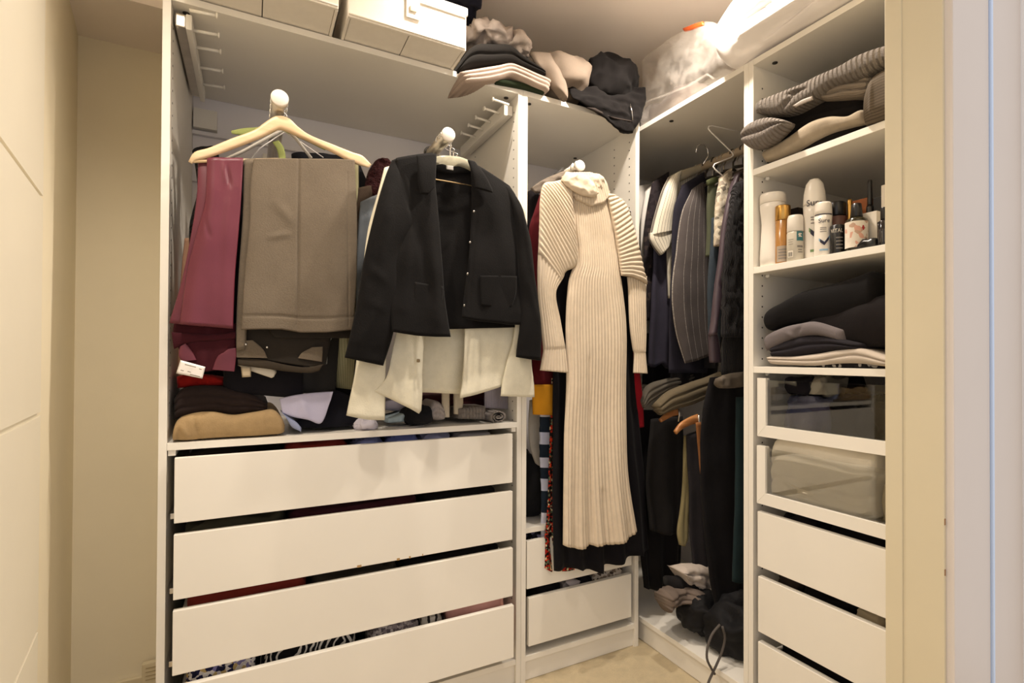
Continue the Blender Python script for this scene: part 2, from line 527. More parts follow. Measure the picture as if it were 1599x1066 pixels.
# ------------------------------------------------------------------ wardrobes
class Unit:
    """a: across from the viewer's left, d: depth from the front, z: height"""
    def __init__(s, label, a0, w, depth, side):
        s.side, s.a0, s.w, s.dp = side, a0, w, depth
        x0, y0 = s.xy(w/2, depth/2)
        s.root = thing('wardrobe', label, 'wardrobe', (x0, y0, 0), None)
    def xy(s, a, d):
        return (s.a0+a, d) if s.side == 'Y' else (FX+d, s.a0-a)
    def b(s, name, a0, a1, d0, d1, z0, z1, mat=WHITE, parent=None, bev=.0012, label=None):
        (x0, y0), (x1, y1) = s.xy(a0, d0), s.xy(a1, d1)
        return box(name, (min(x0, x1), max(x0, x1), min(y0, y1), max(y0, y1), z0, z1), mat, parent or s.root, bev, label)
    def frame(s, plinth=.07, base=.088):
        w, D = s.w, s.dp
        s.b('side_panel', .0004, .018, 0, D, 0, H); s.b('side_panel', w-.018, w-.0004, 0, D, 0, H)
        s.b('top_panel', .0182, w-.0182, .0, D-.012, H-.018, H)
        s.b('base_panel', .0182, w-.0182, .002, D-.012, plinth, base)
        s.b('plinth', .0182, w-.0182, .012, .028, .001, plinth-.0005)
        s.b('back_panel', .0182, w-.0182, D-.010, D-.001, plinth, H-.001, BACK)
    def holes(s, a, sgn, d, z0, z1):
        """shelf-pin holes of one side panel, too small to pick apart"""
        V, Fc = [], []
        z = z0
        while z < z1:
            ring = []
            for e in (0, 1):
                for k in range(6):
                    an = k*PI/3; x, y = s.xy(a+sgn*(.0006 if e else -.0004), d+.0028*math.cos(an))
                    V.append((x, y, z+.0028*math.sin(an)))
            n = len(V)-12
            Fc.append([n+6+k for k in range(6)])
            Fc += [[n+k, n+(k+1) % 6, n+6+(k+1) % 6, n+6+k] for k in range(6)]
            z += .032
        emit('pin_holes', V, Fc, DARK, s.root, smooth=False, stuff=True)
    def cap(s, a, d):
        x, y = s.xy(a, d)
        lathe('screw_cap', (x, y, H-.0205), [(.0045, 0), (.008, .0003), (.008, .003)], DARK, s.root, 12)
    def drawer(s, z0, z1, a0, a1, d0=0, label=None, proud=0, boxh=.10):
        f = s.b('drawer', a0, a1, d0-proud, d0-proud+.018, z0, z1, WHITE_EDGE, None, .0015, label)
        bm = bmesh.new()
        for (p0, p1, e0, e1, h0, h1) in ((a0+.014, a0+.027, d0+.018-proud, d0+.50, z0+.012, z0+boxh+.035),
                                         (a1-.027, a1-.014, d0+.018-proud, d0+.50, z0+.012, z0+boxh+.035),
                                         (a0+.027, a1-.027, d0+.488, d0+.50, z0+.012, z0+boxh),
                                         (a0+.027, a1-.027, d0+.018-proud, d0+.488, z0+.012, z0+.022)):
            (x0, y0), (x1, y1) = s.xy(p0, e0), s.xy(p1, e1)
            box_bm(bm, min(x0, x1), max(x0, x1), min(y0, y1), max(y0, y1), h0, h1, .001)
        emit_bm('drawer_box', bm, WHITE, f)
        for p0, p1 in ((a0-.012, a0-.002), (a1+.002, a1+.012)):
            s.b('runner', p0, p1, d0+.02, d0+.46, z0+.002, z0+.016, STEEL, f, .001)
        return f
    RODS = []
    def front_rod(s, x, yend, z, r):
        """round pull-out rod pointing at the viewer with a flat pale end cap"""
        Unit.RODS.append((x, z))
        V, Fc = tube_data([(x, yend+.012, z), (x, .565, z)], r*.86, 20)
        o = emit('pull_out_rod', V, Fc, STEEL, s.root)
        cp = lathe('end_cap', (0, 0, 0), [(r*.86, 0), (r, .001), (r, .010), (r*.9, .012)], plastic('rod_cap_plastic', '#efe6dc', .4), o, 28)
        me = cp.data
        org = np.array(s.root.location)
        me.transform(Matrix.Translation(Vector((x, yend+.012, z))-Vector(org)) @ Matrix.Rotation(PI/2, 4, 'X') @ Matrix.Translation(Vector(org)))
        bm = bmesh.new(); box_bm(bm, x-.03, x+.03, .553, .568, z-.05, z+.05, .004)
        emit_bm('rod_bracket', bm, WHITE, o)

left = Unit('wide white open wardrobe on the left with five drawers and two hanging rods', -.998, .998, .58, 'Y')
left.frame(); left.holes(.018, 1, .04, .95, 1.95); left.holes(.98, -1, .035, .12, 1.95); left.holes(.98, -1, .40, .95, 1.95)
left.b('shelf', .0182, .9798, .0, .565, .866, .884)
PULL = (.020, .022, .026, .036)
LDRAW = [left.drawer(1.0997+(za-1.0997)*(1-pr/1.635), 1.0997+(zb-1.0997)*(1-pr/1.635), .036, .955, 0, None, pr)
         for (za, zb), pr in zip(((.683, .846), (.492, .654), (.304, .464), (.098, .272)), PULL)]
CHIP = paint('bare_fibreboard', '#b3905f', .8)
for u, v, w in ((561, 889, .012), (622, 876, .009), (640, 873, .005), (660, 869, .003)):
    p = at(u, v, Y=-PULL[1]); z = 1.0997+(.492-1.0997)*(1-PULL[1]/1.635)
    box('chipped_edge', (p[0]-w/2, p[0]+w/2, -PULL[1]-.0006, -PULL[1]+.004, z-.0006, z+.006), CHIP, LDRAW[1], .0005, 'bare chip on the lower edge')
left.b('shelf_support', .02, .036, .004, .30, .852, .8655); left.b('shelf_support', .962, .978, .004, .30, .852, .8655)
for a in (.045, .955): left.cap(a, .045); left.cap(a, .40)
left.b('back_rail', .0182, .9798, .556, .569, 1.70, 1.718, BACK); left.b('back_rail', .0182, .9798, .550, .569, 1.86, 1.872, BACK)
left.b('corner_bracket', .022, .09, .54, .569, 1.88, 1.945); left.b('corner_bracket', .91, .978, .54, .569, 1.88, 1.945)
for (u, v, RODY) in ((437, 152, -.055), (701, 209, -.10)):
    pp = at(u, v, Y=RODY); left.front_rod(float(pp[0]), RODY, float(pp[2]), .0215 if u < 500 else .0205)
def peg_rail(X, pegs, y0, y1):
    ps = [(at(a, b, X=X), c, d) for a, b, c, d in pegs]
    zc = float(np.mean([p[0][2] for p in ps]))
    sg = 1 if X < -.5 else -1
    rl = box('peg_rail', (X-.007, X+.007, y0, y1, zc-.02, zc+.02), WHITE, left.root, .005)
    for p, c, d in ps:
        y = float(p[1])
        e = X+sg*.062
        V, Fc = merge(tube_data([(X+sg*.006, y, zc), (e, y, zc+.004)], .0042, 10), tube_data([(e, y, zc+.004), (e+sg*.004, y, zc+.004)], .0075, 12))
        emit('peg', V, Fc, WHITE, rl)
    box('rail_runner', ((X-.03, X-.007) if sg > 0 else (X+.007, X+.03))+(y0+.01, y1-.02, zc-.012, zc+.022), STEEL if sg > 0 else WHITE, rl, .003)
peg_rail(-.945, ((291, 28, 327, 35), (297, 53, 331, 61), (302, 76, 335, 83), (308, 98, 339, 105), (313, 118, 340, 122)), .02, .47)
peg_rail(-.05, ((797, 162, 775, 155), (783, 179, 760, 171), (769, 191, 747, 184), (757, 203, 735, 196), (745, 216, 722, 211)), .03, .47)

mid = Unit('narrow white open wardrobe in the middle with two drawers below the cream dress', 0, .5, .58, 'Y')
mid.frame(); mid.holes(.018, 1, .035, .6, 1.95); mid.holes(.482, -1, .04, .6, 1.95); mid.holes(.482, -1, .14, 1.5, 1.95)
mid.b('shelf', .0182, .4818, .012, .565, .500, .518)
mid.drawer(.313, .475, .024, .470, .004); mid.drawer(.119, .282, .030, .466, .0)
for a in (.045, .455): mid.cap(a, .045); mid.cap(a, .40)
pp = at(907, 258, Y=-.05); mid.front_rod(float(pp[0]), -.05, float(pp[2]), .019)

corner = Unit('white corner wardrobe with a crowded hanging rail and a pile at the bottom', .499, .998, .58, 'X')
corner.frame(.075, .093); corner.holes(.98, -1, .03, .5, 1.95)
corner.cap(.955, .045); corner.cap(.60, .045)
V, Fc = tube_data([(.815, .480, 1.890), (.815, -.480, 1.890)], .0155, 16)
emit('clothes_rail', V, Fc, paint('beige_rail', '#a3917a', .45), corner.root, 'satin metal hanging rail')

shelf4 = Unit('white shelf wardrobe on the right with glass fronted drawers above plain drawers', SEAM, .5, .58, 'X')
shelf4.frame(); shelf4.holes(.018, 1, .04, .3, 1.95)
shelf4.cap(.06, .045); shelf4.cap(.44, .045)
for z in (1.676, 1.377, 1.077):
    sh = shelf4.b('shelf', .0182, .4818, .0, .565, z-.019, z)
    for a in (.030, .470):
        x, y = shelf4.xy(a, .05)
        lathe('shelf_pin', (x, y, z-.029), [(.003, 0), (.007, .002), (.007, .0095)], plastic('clear_pin', '#e9e6df', .2), sh, 10)
def glass_drawer(z0, z1, d=0, label=None):
    a0, a1 = .033, .467
    s = shelf4; st, rl = .030, .034
    zt = z1
    bm = bmesh.new()
    def poly(pts):
        fr = [bm.verts.new((FX+d, SEAM-a, z)) for a, z in pts]; bk = [bm.verts.new((FX+d+.018, SEAM-a, z)) for a, z in pts]
        bm.faces.new(fr); bm.faces.new(bk[::-1]); n = len(pts)
        for i in range(n): bm.faces.new((fr[i], bk[i], bk[(i+1) % n], fr[(i+1) % n]))
    gp = .0005
    poly([(a0, z0+gp), (a0+st, z0+rl+gp), (a0+st, zt), (a0, zt)])
    poly([(a1, z0+gp), (a1, zt), (a1-st, zt), (a1-st, z0+rl+gp)])
    poly([(a0+gp, z0), (a1-gp, z0), (a1-st, z0+rl), (a0+st, z0+rl)])
    f = emit_bm('drawer', bm, WHITE_EDGE, s.root, label)
    gl, nt, b = node_mat('clear_glass') if 'gl' not in _MATS else (_MATS['gl'], None, None)
    if nt:
        nt.nodes.remove(b)
        tr_, gs, mx, fr = (nt.nodes.new('ShaderNode'+n) for n in ('BsdfTransparent', 'BsdfGlossy', 'MixShader', 'Fresnel'))
        tr_.inputs[0].default_value = (.97, .97, .96, 1); gs.inputs['Roughness'].default_value = .02; fr.inputs[0].default_value = 1.52
        link(nt, fr.outputs[0], mx.inputs[0]); link(nt, tr_.outputs[0], mx.inputs[1]); link(nt, gs.outputs[0], mx.inputs[2])
        link(nt, mx.outputs[0], nt.nodes['Material Output'].inputs['Surface'])
        _MATS['gl'] = gl
    s.b('glass_pane', a0+st-.004, a1-st+.004, d+.008, d+.012, z0+rl-.004, z1-.006, gl, f, .0004, 'clear glass front panel')
    bm = bmesh.new()
    for (p0, p1, e0, e1, h0, h1) in ((a0+.012, a0+.022, .018, .5, z0+.012, z1-.05), (a1-.022, a1-.012, .018, .5, z0+.012, z1-.05),
                                     (a0+.022, a1-.022, .49, .5, z0+.012, z1-.05), (a0+.022, a1-.022, .018, .49, z0+.014, z0+.022)):
        (x0, y0), (x1, y1) = s.xy(p0, e0), s.xy(p1, e1)
        box_bm(bm, min(x0, x1), max(x0, x1), min(y0, y1), max(y0, y1), h0, h1, .001)
    emit_bm('drawer_box', bm, WHITE, f)
glass_drawer(.869, 1.043, 0, 'upper glass fronted drawer'); glass_drawer(.669, .841, -.002, 'lower glass fronted drawer')
shelf4.drawer(.481, .644, .034, .466); shelf4.drawer(.287, .451, .036, .464); shelf4.drawer(.093, .257, .036, .464)

# ------------------------------------------------------------------ hangers and front-hung clothes
def tpt(u, v, Y): return tuple(float(x) for x in at(u, v, Y=Y))
def px_tube(name, pts, Y, r, mat, parent, seg=8, label=None):
    return tube(name, [tpt(u, v, Y) for u, v in pts], r, mat, parent, seg, label)
def group_at(name, label, cat, u, v, Y=None, X=None, Z=None, group=None):
    p = at(u, v, Y=Y, X=X, Z=Z)
    return thing(name, label, cat, tuple(float(x) for x in p), group)
def rod_hook(parent, u, v, Y, zneck, r=.024, xn=None, mat=None, wire=.0016, end=200):
    """hanger hook over a rod whose centre shows at (u, v)"""
    Y = Y+YO[0]; x, z = Unit.RODS[0 if u < 500 else 1 if u < 800 else 2]
    pts = []
    for k in range(0, 15):
        a = math.radians(end-(end+25)*k/14)
        pts.append((x+r*math.cos(a), Y, z+r*math.sin(a)))
    xn = x if xn is None else xn
    pts += [(x+r*.55, Y, z-r*1.05), (xn+.003, Y, z-r*1.5), (xn, Y, z-r*1.9), (xn, Y, zneck)]
    return tube('hook', spline(pts, 40), wire, mat or CHROME, parent, 7, 'wire hook')

BEECH = wood('beech', '#d9bb93', '#e6cca8', .38)
# wooden hanger
hg = group_at('clothes_hanger', 'pale wooden hanger carrying the burgundy and grey-brown trousers', 'hanger', 440, 190, Y=-.02)
loft('shoulder_bar', [(294, 252, 300, 256, 0, .002), (303, 238, 306, 252, 0, .007), (326, 231, 330, 245, 0, .008), (360, 217, 361, 234, 0, .009), (397, 203, 400, 219, 0, .010),
     (415, 190, 418, 211, 0, .010), (428, 182, 430, 205, 0, .010), (440, 181, 438, 203, 0, .010), (453, 186, 450, 207, 0, .010), (465, 198, 462, 212, 0, .010), (483, 211, 480, 220, 0, .010),
     (520, 226, 517, 237, 0, .009), (551, 238, 545, 252, 0, .008), (566, 243, 560, 258, 0, .007), (580, 257, 576, 262, 0, .002)], BEECH, Y=-.02, parent=hg, nu=12, nv=60, nz=None, pw=4)
rod_hook(hg, 437, 153, -.02, float(at(440, 188, Y=-.02)[2]), .0207, xn=float(at(446, 188, Y=-.02)[0]))
px_tube('trouser_bar', [(302, 252), (430, 249), (560, 254)], -.02, .004, BEECH, hg)
# grey plastic hanger and lime hanger behind
GREYP = plastic('grey_hanger_plastic', '#bdb7ae', .4)
hg2 = group_at('clothes_hanger', 'grey plastic hanger behind the wooden hanger', 'hanger', 440, 200, Y=.03)
px_tube('arm', [(446, 200), (420, 214), (380, 236), (350, 250)], .03, .0045, GREYP, hg2); px_tube('arm', [(446, 200), (462, 216), (486, 247)], .03, .0045, GREYP, hg2)
px_tube('trouser_bar', [(352, 250), (420, 250), (488, 250)], .03, .003, GREYP, hg2)
rod_hook(hg2, 441, 149, .012, float(at(446, 199, Y=.03)[2]), .0205)
hg3 = group_at('clothes_hanger', 'thin white wire hanger showing inside the wooden hanger', 'hanger', 430, 205, Y=.055)
WIRE = plastic('white_wire', '#e8e4e0', .3)
px_tube('arm', [(444, 206), (405, 232), (395, 245), (386, 256)], .045, .0016, WIRE, hg3); px_tube('arm', [(444, 206), (470, 222), (505, 246)], .045, .0016, WIRE, hg3)
rod_hook(hg3, 443, 147, .045, float(at(444, 206, Y=.045)[2]), .0205)
LIME = plastic('lime_velvet', '#a3ad66', .8)
hg4 = group_at('clothes_hanger', 'lime green hanger peeping out behind the wooden hanger', 'hanger', 400, 205, Y=.08)
loft('shoulder_bar', [(361, 204, 362, 209, 0, .002), (380, 200, 382, 212, 0, .004), (405, 198, 400, 213, 0, .004), (437, 190, 436, 206, 0, .004), (470, 204, 470, 217, 0, .004), (510, 224, 508, 235, 0, .002)], LIME, Y=.08, parent=hg4, nu=8, nv=24, nz=None)
loft('strap', [(425, 222, 435, 219, 0, .0015), (432, 233, 443, 230, 0, .0015), (436, 250, 447, 249, 0, .0015)], LIME, Y=.02, parent=hg4, nu=6, nv=10, nz=None)
rod_hook(hg4, 445, 143, .08, float(at(440, 191, Y=.08)[2]), .0205)

# burgundy trousers
BURG = satin('#642937'); BURGD = fab('#3d141c')
tr = group_at('trousers', 'burgundy satin trousers folded over the wooden hanger, white tag hanging below', 'trousers', 330, 380, Y=-.025)
loft('trouser_leg', [(309, 247, 352, 246, -.012), (307, 309, 345, 309, -.004), (294, 391, 335, 391, 0), (281, 448, 325, 448, 0), (264, 504, 318, 510, .004)], BURG, Y=-.022, t=.007, parent=tr, folds=((1, .001, .004),), creases=((300, 300, 285, 480, 6, .004),))
loft('trouser_leg', [(323, 247, 380, 247, 0), (320, 313, 376.5, 312, .002), (305, 370, 372, 370, .003), (291, 427, 367, 430, .004), (280, 506, 364, 513, .008)], BURG, Y=-.034, t=.007, parent=tr, nu=30, nv=50,
     folds=((1.2, .002, .003),), creases=((354, 262, 359, 290, 3, -.005), (350, 258, 352, 285, 4, .004), (317, 342, 328, 370, 3, -.004), (314, 335, 322, 360, 3, .003), (330, 300, 335, 490, 16, .004), (357, 320, 350, 500, 8, .003)))
loft('waistband', [(272, 500, 370, 505), (270, 525, 370, 527, .002), (280, 547, 369, 548, .006), (284, 575, 367, 580, .004)], BURGD, Y=-.008, t=.008, parent=tr, bottom=[(284, 572), (320, 580), (345, 577), (367, 578)], label='dark inside of the burgundy waistband', folds=((2, .001, .003),))
loft('pocket_facing', [(281, 541, 290, 536), (279, 555, 300, 548), (285, 564, 307, 562)], BURG, Y=-.021, t=.003, parent=tr, nz=(20, .001))
loft('pocket_facing', [(356, 545, 369, 543), (340, 556, 369, 556), (331, 577, 366, 580)], BURG, Y=-.021, t=.003, parent=tr, nz=(20, .001))
loft('waist_fold', [(268, 518, 272, 545), (290, 520, 292, 536), (330, 522, 330, 532), (368, 517, 368, 529)], BURGD, Y=-.018, t=.006, parent=tr, nz=(12, .002))
tg = loft('care_tag', [(281.7, 562, 320.8, 572.7), (275, 582.6, 316, 591)], paint('white_tag', '#efe9e4', .5), Y=-.034, t=.0007, parent=tr, nu=8, nv=6, nz=None, label='white printed tag', creases=((305, 565, 300, 590, 3, .003),))
for a, b, c, d in ((289, 568, 306, 572.5), (282, 577, 287, 578.2), (293, 579, 298, 580.2), (311, 575, 315, 576), (297, 583.5, 312, 587)):
    loft('print_line', [(a, b, a-.3, b+1.3), (c, d, c-.3, d+1.3)], paint('tag_ink', '#8d857f', .6), Y=-.0385, t=.0003, parent=tg, nu=2, nv=4, nz=None)

# grey-brown wool trousers
WOOL = fab('#5f5549', 'wool', var=.13, melange=1.5, vs=22, fs=300, bs=.6); WOOLD = fab('#2c2722')
tr = group_at('trousers', 'grey-brown wool trousers with turned hem over the wooden hanger', 'trousers', 465, 380, Y=-.03)
loft('trouser_leg', [(380, 250, 400, 248), (379, 330, 398, 327), (373, 420, 390, 420), (369, 500, 386, 500), (369, 548, 384, 545)], WOOL, Y=-.020, t=.008, parent=tr, nu=12)
loft('trouser_leg', [(396, 248, 554, 250, -.004), (391, 290, 556, 290, 0), (390, 345, 557.5, 340), (382, 430, 557, 434, .002), (377, 516, 551, 517, .006)], WOOL, Y=-.038, t=.009, parent=tr, nu=120, nv=120,
     folds=((1.5, .0005, .004, 1.0),), creases=((463, 250, 460, 515, 1.8, -.0042), (376, 494, 556, 496, 1.8, -.0035), (541, 270, 543, 510, 1.5, -.0020), (430, 320, 450, 345, 8, .003), (420, 371, 445, 366, 5, .003), (505, 430, 520, 470, 14, -.003)),
     bottom=[(377, 515), (410, 514), (440, 514), (470, 519), (510, 519), (551, 515)])
loft('inner_hem', [(420, 508, 549, 508), (422, 520, 549, 522), (428, 527, 548, 528)], WOOLD, Y=-.020, t=.006, parent=tr, nv=14, label='dark inside hem')
loft('waistband', [(369, 500, 518, 500), (369, 530, 516, 533), (369, 550, 512, 552), (370, 563, 509, 569, .004)], WOOLD, Y=-.006, t=.009, parent=tr, label='dark lining of the waistband', bottom=[(370, 561), (400, 558), (440, 566), (480, 572), (509, 570)])
loft('pocket_facing', [(370, 532, 395, 531), (369, 545, 411, 545), (369, 558, 418, 559)], WOOL, Y=-.020, t=.003, parent=tr, nz=(20, .001))
loft('pocket_facing', [(487, 542, 504, 541), (472, 550, 504, 551), (465, 559, 503, 565)], WOOL, Y=-.019, t=.003, parent=tr, nz=(20, .001))
loft('waist_edge', [(371, 560, 372, 570), (410, 561, 412, 575), (450, 570, 450, 580), (480, 573, 482, 582), (505, 568, 498, 579)], fab('#3d352c'), Y=-.016, t=.005, parent=tr, nz=(14, .001))
for u, v in ((384, 537.5), (417, 542)):
    p = tpt(u, v, -.0245); lathe('stud', (p[0], p[1], p[2]-.003), [(.0008, 0), (.003, .001), (.003, .005), (.0008, .006)], CHROME, tr, 10)
loft('care_tag', [(376, 573, 392, 573), (378, 589, 392, 588)], paint('beige_tag', '#b9a98e', .6), Y=-.012, t=.0006, parent=tr, nu=4, nv=4, nz=None, label='small beige tag')
CLIP = clear('clear_clip_plastic', '#e4e2dc', .55, .15)
loft('price_tag', [(371, 570, 392, 566), (386, 577, 430, 577), (424, 590, 428, 588)], paint('ivory_tag', '#cdc5b6', .6), Y=.0, t=.0008, parent=tr, nu=5, nv=8, nz=(20, .001), label='pale folded paper tag')
for q in ([(505, 528, 520, 525), (504, 545, 513, 540), (500, 571, 511, 568)], [(484, 568, 500, 568), (482, 580, 492, 578)]):
    loft('hanger_clip', q, CLIP, Y=.004, t=.004, parent=tr, nu=6, nv=8, nz=(30, .002), label='clear plastic clip')

# black / dark trousers hanging behind
BLK = fab('#17151a'); CHAR = fab('#2d2b2a'); INK = fab('#15171f')
tag(loft('trousers', [(360, 254, 455, 252), (355, 400, 470, 400), (350, 540, 474, 540), (348, 612, 474, 622)], BLK, Y=.045, t=.012, folds=((2, .001, .004),)), 'black trousers hanging directly behind the grey-brown pair', 'trousers')
tag(loft('trousers', [(440, 250, 545, 252), (448, 400, 538, 400), (455, 530, 530, 530), (470, 614, 524, 612)], CHAR, Y=.075, t=.010, folds=((1, .001, .003),)), 'charcoal trousers, longest pair behind the grey-brown ones', 'trousers')
tag(loft('trousers', [(505, 255, 560, 256), (508, 400, 560, 400), (515, 530, 556, 530), (525, 605, 551, 608)], fab('#8b8667', 'stripe', pitch=.012, duty=.25, c2='#a19c7c'), Y=.11, t=.008, creases=((520, 594, 556, 596, 1.5, -.002),)), 'khaki striped trousers beside the cream overshirt sleeve', 'trousers')
FUR = fab('#14110f', 'plain', vs=60, bs=1.2, bd=.012, fs=120)
tag(loft('fur_garment', [(300, 236, 340, 232), (305, 262, 345, 262), (308, 300, 350, 300), (296, 350, 350, 350), (296, 420, 350, 420), (290, 520, 350, 520), (285, 590, 350, 590)], FUR, Y=.16, t=.030, crumple=(40, .006)), 'black fluffy garment at the far left of the left wardrobe', 'garment')
tag(loft('garment', [(288, 372, 330, 372), (284, 410, 330, 410), (280, 470, 330, 470), (276, 590, 330, 590)], fab('#b98f73'), Y=.21, t=.010), 'beige pink garment glimpsed beside the left wardrobe panel', 'garment')
tag(loft('garment', [(455, 240, 560, 250), (460, 330, 590, 330), (470, 450, 600, 450), (480, 560, 600, 560), (480, 640, 600, 640)], fab('#1a1a1f'), Y=.20, t=.03, folds=((3, .004, .01),)), 'dark garment deep behind the hanging trousers', 'garment')
tag(loft('coat', [(585, 252, 606, 250), (574, 270, 615, 262), (566, 310, 620, 300), (562, 360, 630, 360)], fab('#3a1a1c', 'plain', vs=70, bs=1.3, bd=.01, fs=160), Y=.15, t=.03, crumple=(45, .005)), 'maroon fleecy coat between trousers and jacket', 'coat')
tag(loft('garment', [(556, 296, 580, 290), (553, 330, 585, 330), (555, 400, 590, 400), (556, 480, 590, 480)], fab('#473a30'), Y=.12, t=.02, folds=((1, .003, .006),)), 'brown garment edge beside the grey-brown trousers', 'garment')
tag(loft('shirt', [(563, 315, 600, 300, 0), (560, 345, 600, 345), (556, 400, 600, 400), (556, 450, 600, 450), (556, 530, 605, 530)], fab('#8a9199'), Y=.075, t=.010, folds=((1.5, .002, .004),)), 'pale blue shirt edge behind the cream overshirt', 'shirt')

YO[0] = -.055
# cream overshirt under the jacket
CREAM = fab('#d9d3bf', 'plain', vs=40, fs=260, bs=.6, var=.05); CREAMD = CREAM
os_ = group_at('overshirt', 'cream overshirt whose hem and cuffs show below the black jacket', 'overshirt', 680, 440, Y=.0)
loft('back', [(610, 262, 800, 300), (620, 400, 806, 400), (640, 530, 800, 530), (645, 612, 770, 612)], CREAM, Y=.030, t=.006, parent=os_, bottom=[(645, 612), (716, 614.5), (770, 608)], folds=((2.5, .001, .009),))
loft('sleeve', [(600, 262, 622, 258, -.01, .008), (590, 300, 622, 300, 0, .012), (574, 360, 616, 355), (566, 430, 606, 430), (560, 520, 604, 520), (554, 580, 602, 580, .004), (546, 620, 601, 622, .006), (540, 648, 600, 655, .008)], CREAM, Y=-.008, t=.014, parent=os_, nu=22, nv=44,
     creases=((545, 628, 602, 633, 1.5, -.003), (575, 600, 573, 630, 5, .004), (590, 330, 572, 420, 6, .004)), bottom=[(540, 648), (555, 651), (572, 654), (600, 655)])
loft('front', [(628, 262, 668, 262), (624, 400, 668, 400), (620, 500, 665, 500, 0), (610, 560, 661, 556, .004), (602, 590, 660, 590, .010), (588, 607, 659, 622, .016), (581, 611, 657, 645, .014)], CREAM, Y=-.010, t=.006, parent=os_, nu=34, nv=46,
     folds=((1.2, 0, .007, 2.2),), creases=((645, 540, 646, 640, 2.0, -.004), (605, 560, 625, 640, 7, .006), (583, 607, 657, 640, 2, .001)), bottom=[(581, 610), (610, 623), (640, 638), (652, 645), (657, 640)])
loft('front', [(718, 290, 800, 300), (722, 400, 806, 400), (724, 500, 806, 500, 0), (724, 545, 807, 545, .004), (720, 590, 808, 575, .008), (715, 621, 809, 588, .012)], CREAM, Y=-.012, t=.006, parent=os_, nu=34, nv=46,
     folds=((1.1, 0, .006, .5),), creases=((734, 520, 724, 620, 2, -.005), (746, 530, 740, 600, 3, .006), (770, 520, 755, 600, 10, .006)), bottom=[(715, 621), (740, 615), (778, 604), (800, 594), (809, 586)])
loft('sleeve', [(806, 310, 820, 330), (806, 420, 828, 420), (802, 520, 830, 520), (790, 570, 830, 565), (783, 600, 834, 598), (781, 618, 835, 620)], CREAM, Y=-.030, t=.010, parent=os_, nu=22, nv=44, creases=((788, 592, 834, 593, 1.6, -.003), (800, 540, 826, 590, 6, .003)))
for u, v in ((653, 563),):
    p = tpt(u, v, -.028); lathe('button', (p[0], p[1]-.002, p[2]-.005), [(.001, 0), (.005, .001), (.005, .009), (.001, .010)], plastic('tan_button', '#8c7a5c', .4), os_, 14)

# black jacket on a clear hanger
JK = fab('#0f0d0d', 'plain', vs=30, fs=300, bs=.5, var=.14, sheen=.03)
jk = group_at('jacket', 'open black cropped wool jacket hung over the cream overshirt', 'jacket', 700, 400, Y=-.05)
loft('back', [(640, 262, 800, 300), (650, 270, 800, 310), (650, 400, 806, 400), (660, 500, 808, 500), (690, 514, 806, 511)], JK, Y=-.026, t=.005, parent=jk, top=[(640, 258), (690, 256), (730, 262), (800, 300)], folds=((2, .001, .005),), label='inside back of the jacket')
loft('sleeve', [(612, 250, 640, 243, -.01, .006), (602, 275, 646, 300, 0, .016), (586, 328, 650, 342, .004, .020), (569, 401, 628, 392, .006, .020), (556, 479, 620, 470, .006, .019), (546, 525, 614, 520, .006, .017), (538, 558, 599, 571, .006, .014)], JK, Y=-.048, t=.018, parent=jk, nu=28, nv=54,
     creases=((622, 260, 643, 345, 3, -.005), (606, 300, 590, 400, 9, .005), (600, 350, 575, 440, 6, -.004), (575, 420, 600, 440, 4, .004), (570, 470, 600, 485, 4, .003), (543, 540, 602, 552, 1.5, -.0025), (560, 540, 590, 470, 8, .004)))
loft('front', [(618, 247, 676, 238, -.012, .006), (622, 290, 680, 290, -.006, .008), (640, 343, 684, 330), (618, 395, 690, 405, .004), (610, 450, 694, 460, .006), (610, 518, 702, 526, .012)], JK, Y=-.058, t=.008, parent=jk, nu=34, nv=54,
     folds=((1.2, 0, .004, 2.0),), creases=((634, 335, 612, 400, 7, -.008), (642, 345, 625, 480, 8, .006), (668, 330, 680, 500, 9, .006), (650, 350, 672, 470, 7, -.004), (697, 420, 700, 520, 2, -.002)),
     bottom=[(610, 518), (630, 521), (651, 524), (680, 526), (702, 526)])
loft('front', [(733, 252, 797, 291, -.012, .006), (736, 290, 807, 310, -.004, .008), (734, 370, 810, 370), (727, 440, 815, 436, .005), (719, 497, 818, 507, .010)], JK, Y=-.056, t=.008, parent=jk, nu=36, nv=54,
     folds=((1.1, 0, .005, 4.0),), creases=((744, 320, 730, 490, 2.0, -.0016), (770, 310, 790, 420, 12, .005), (800, 330, 812, 480, 5, -.003)), bottom=[(719, 496), (745, 501), (772, 504), (795, 507), (818, 507)])
loft('sleeve', [(786, 288, 796, 292, -.010, .004), (796, 312, 812, 318, -.004, .010), (802, 335, 819, 342, 0, .013), (806, 370, 829, 380), (810, 440, 834, 430), (812, 500, 841, 470), (808, 535, 845, 520), (806, 557, 844, 563)], JK, Y=-.060, t=.016, parent=jk, nu=22, nv=50,
     creases=((812, 330, 826, 420, 4, .004), (820, 440, 836, 500, 5, .004), (806, 548, 846, 548, 1.5, -.002)))
loft('collar', [(650, 243, 682, 240, -.008), (652, 262, 681, 262), (653, 285, 680, 284, .002), (658, 303, 679, 296, .002)], JK, Y=-.078, t=.006, parent=jk, nu=16, nv=22, bottom=[(656, 303), (668, 304), (679, 292)])
loft('collar', [(730, 250, 742, 253, -.010), (736, 268, 757, 272), (740, 285, 768, 294, .002), (742, 295, 769, 301, .002)], JK, Y=-.076, t=.006, parent=jk, nu=16, nv=22, bottom=[(741, 293), (756, 297), (769, 301)])
loft('collar_stand', [(655, 242, 660, 262), (680, 252, 684, 268), (702, 260, 704, 272), (722, 254, 724, 270), (742, 256, 742, 272)], JK, Y=-.034, t=.006, parent=jk, nu=10, nv=22)
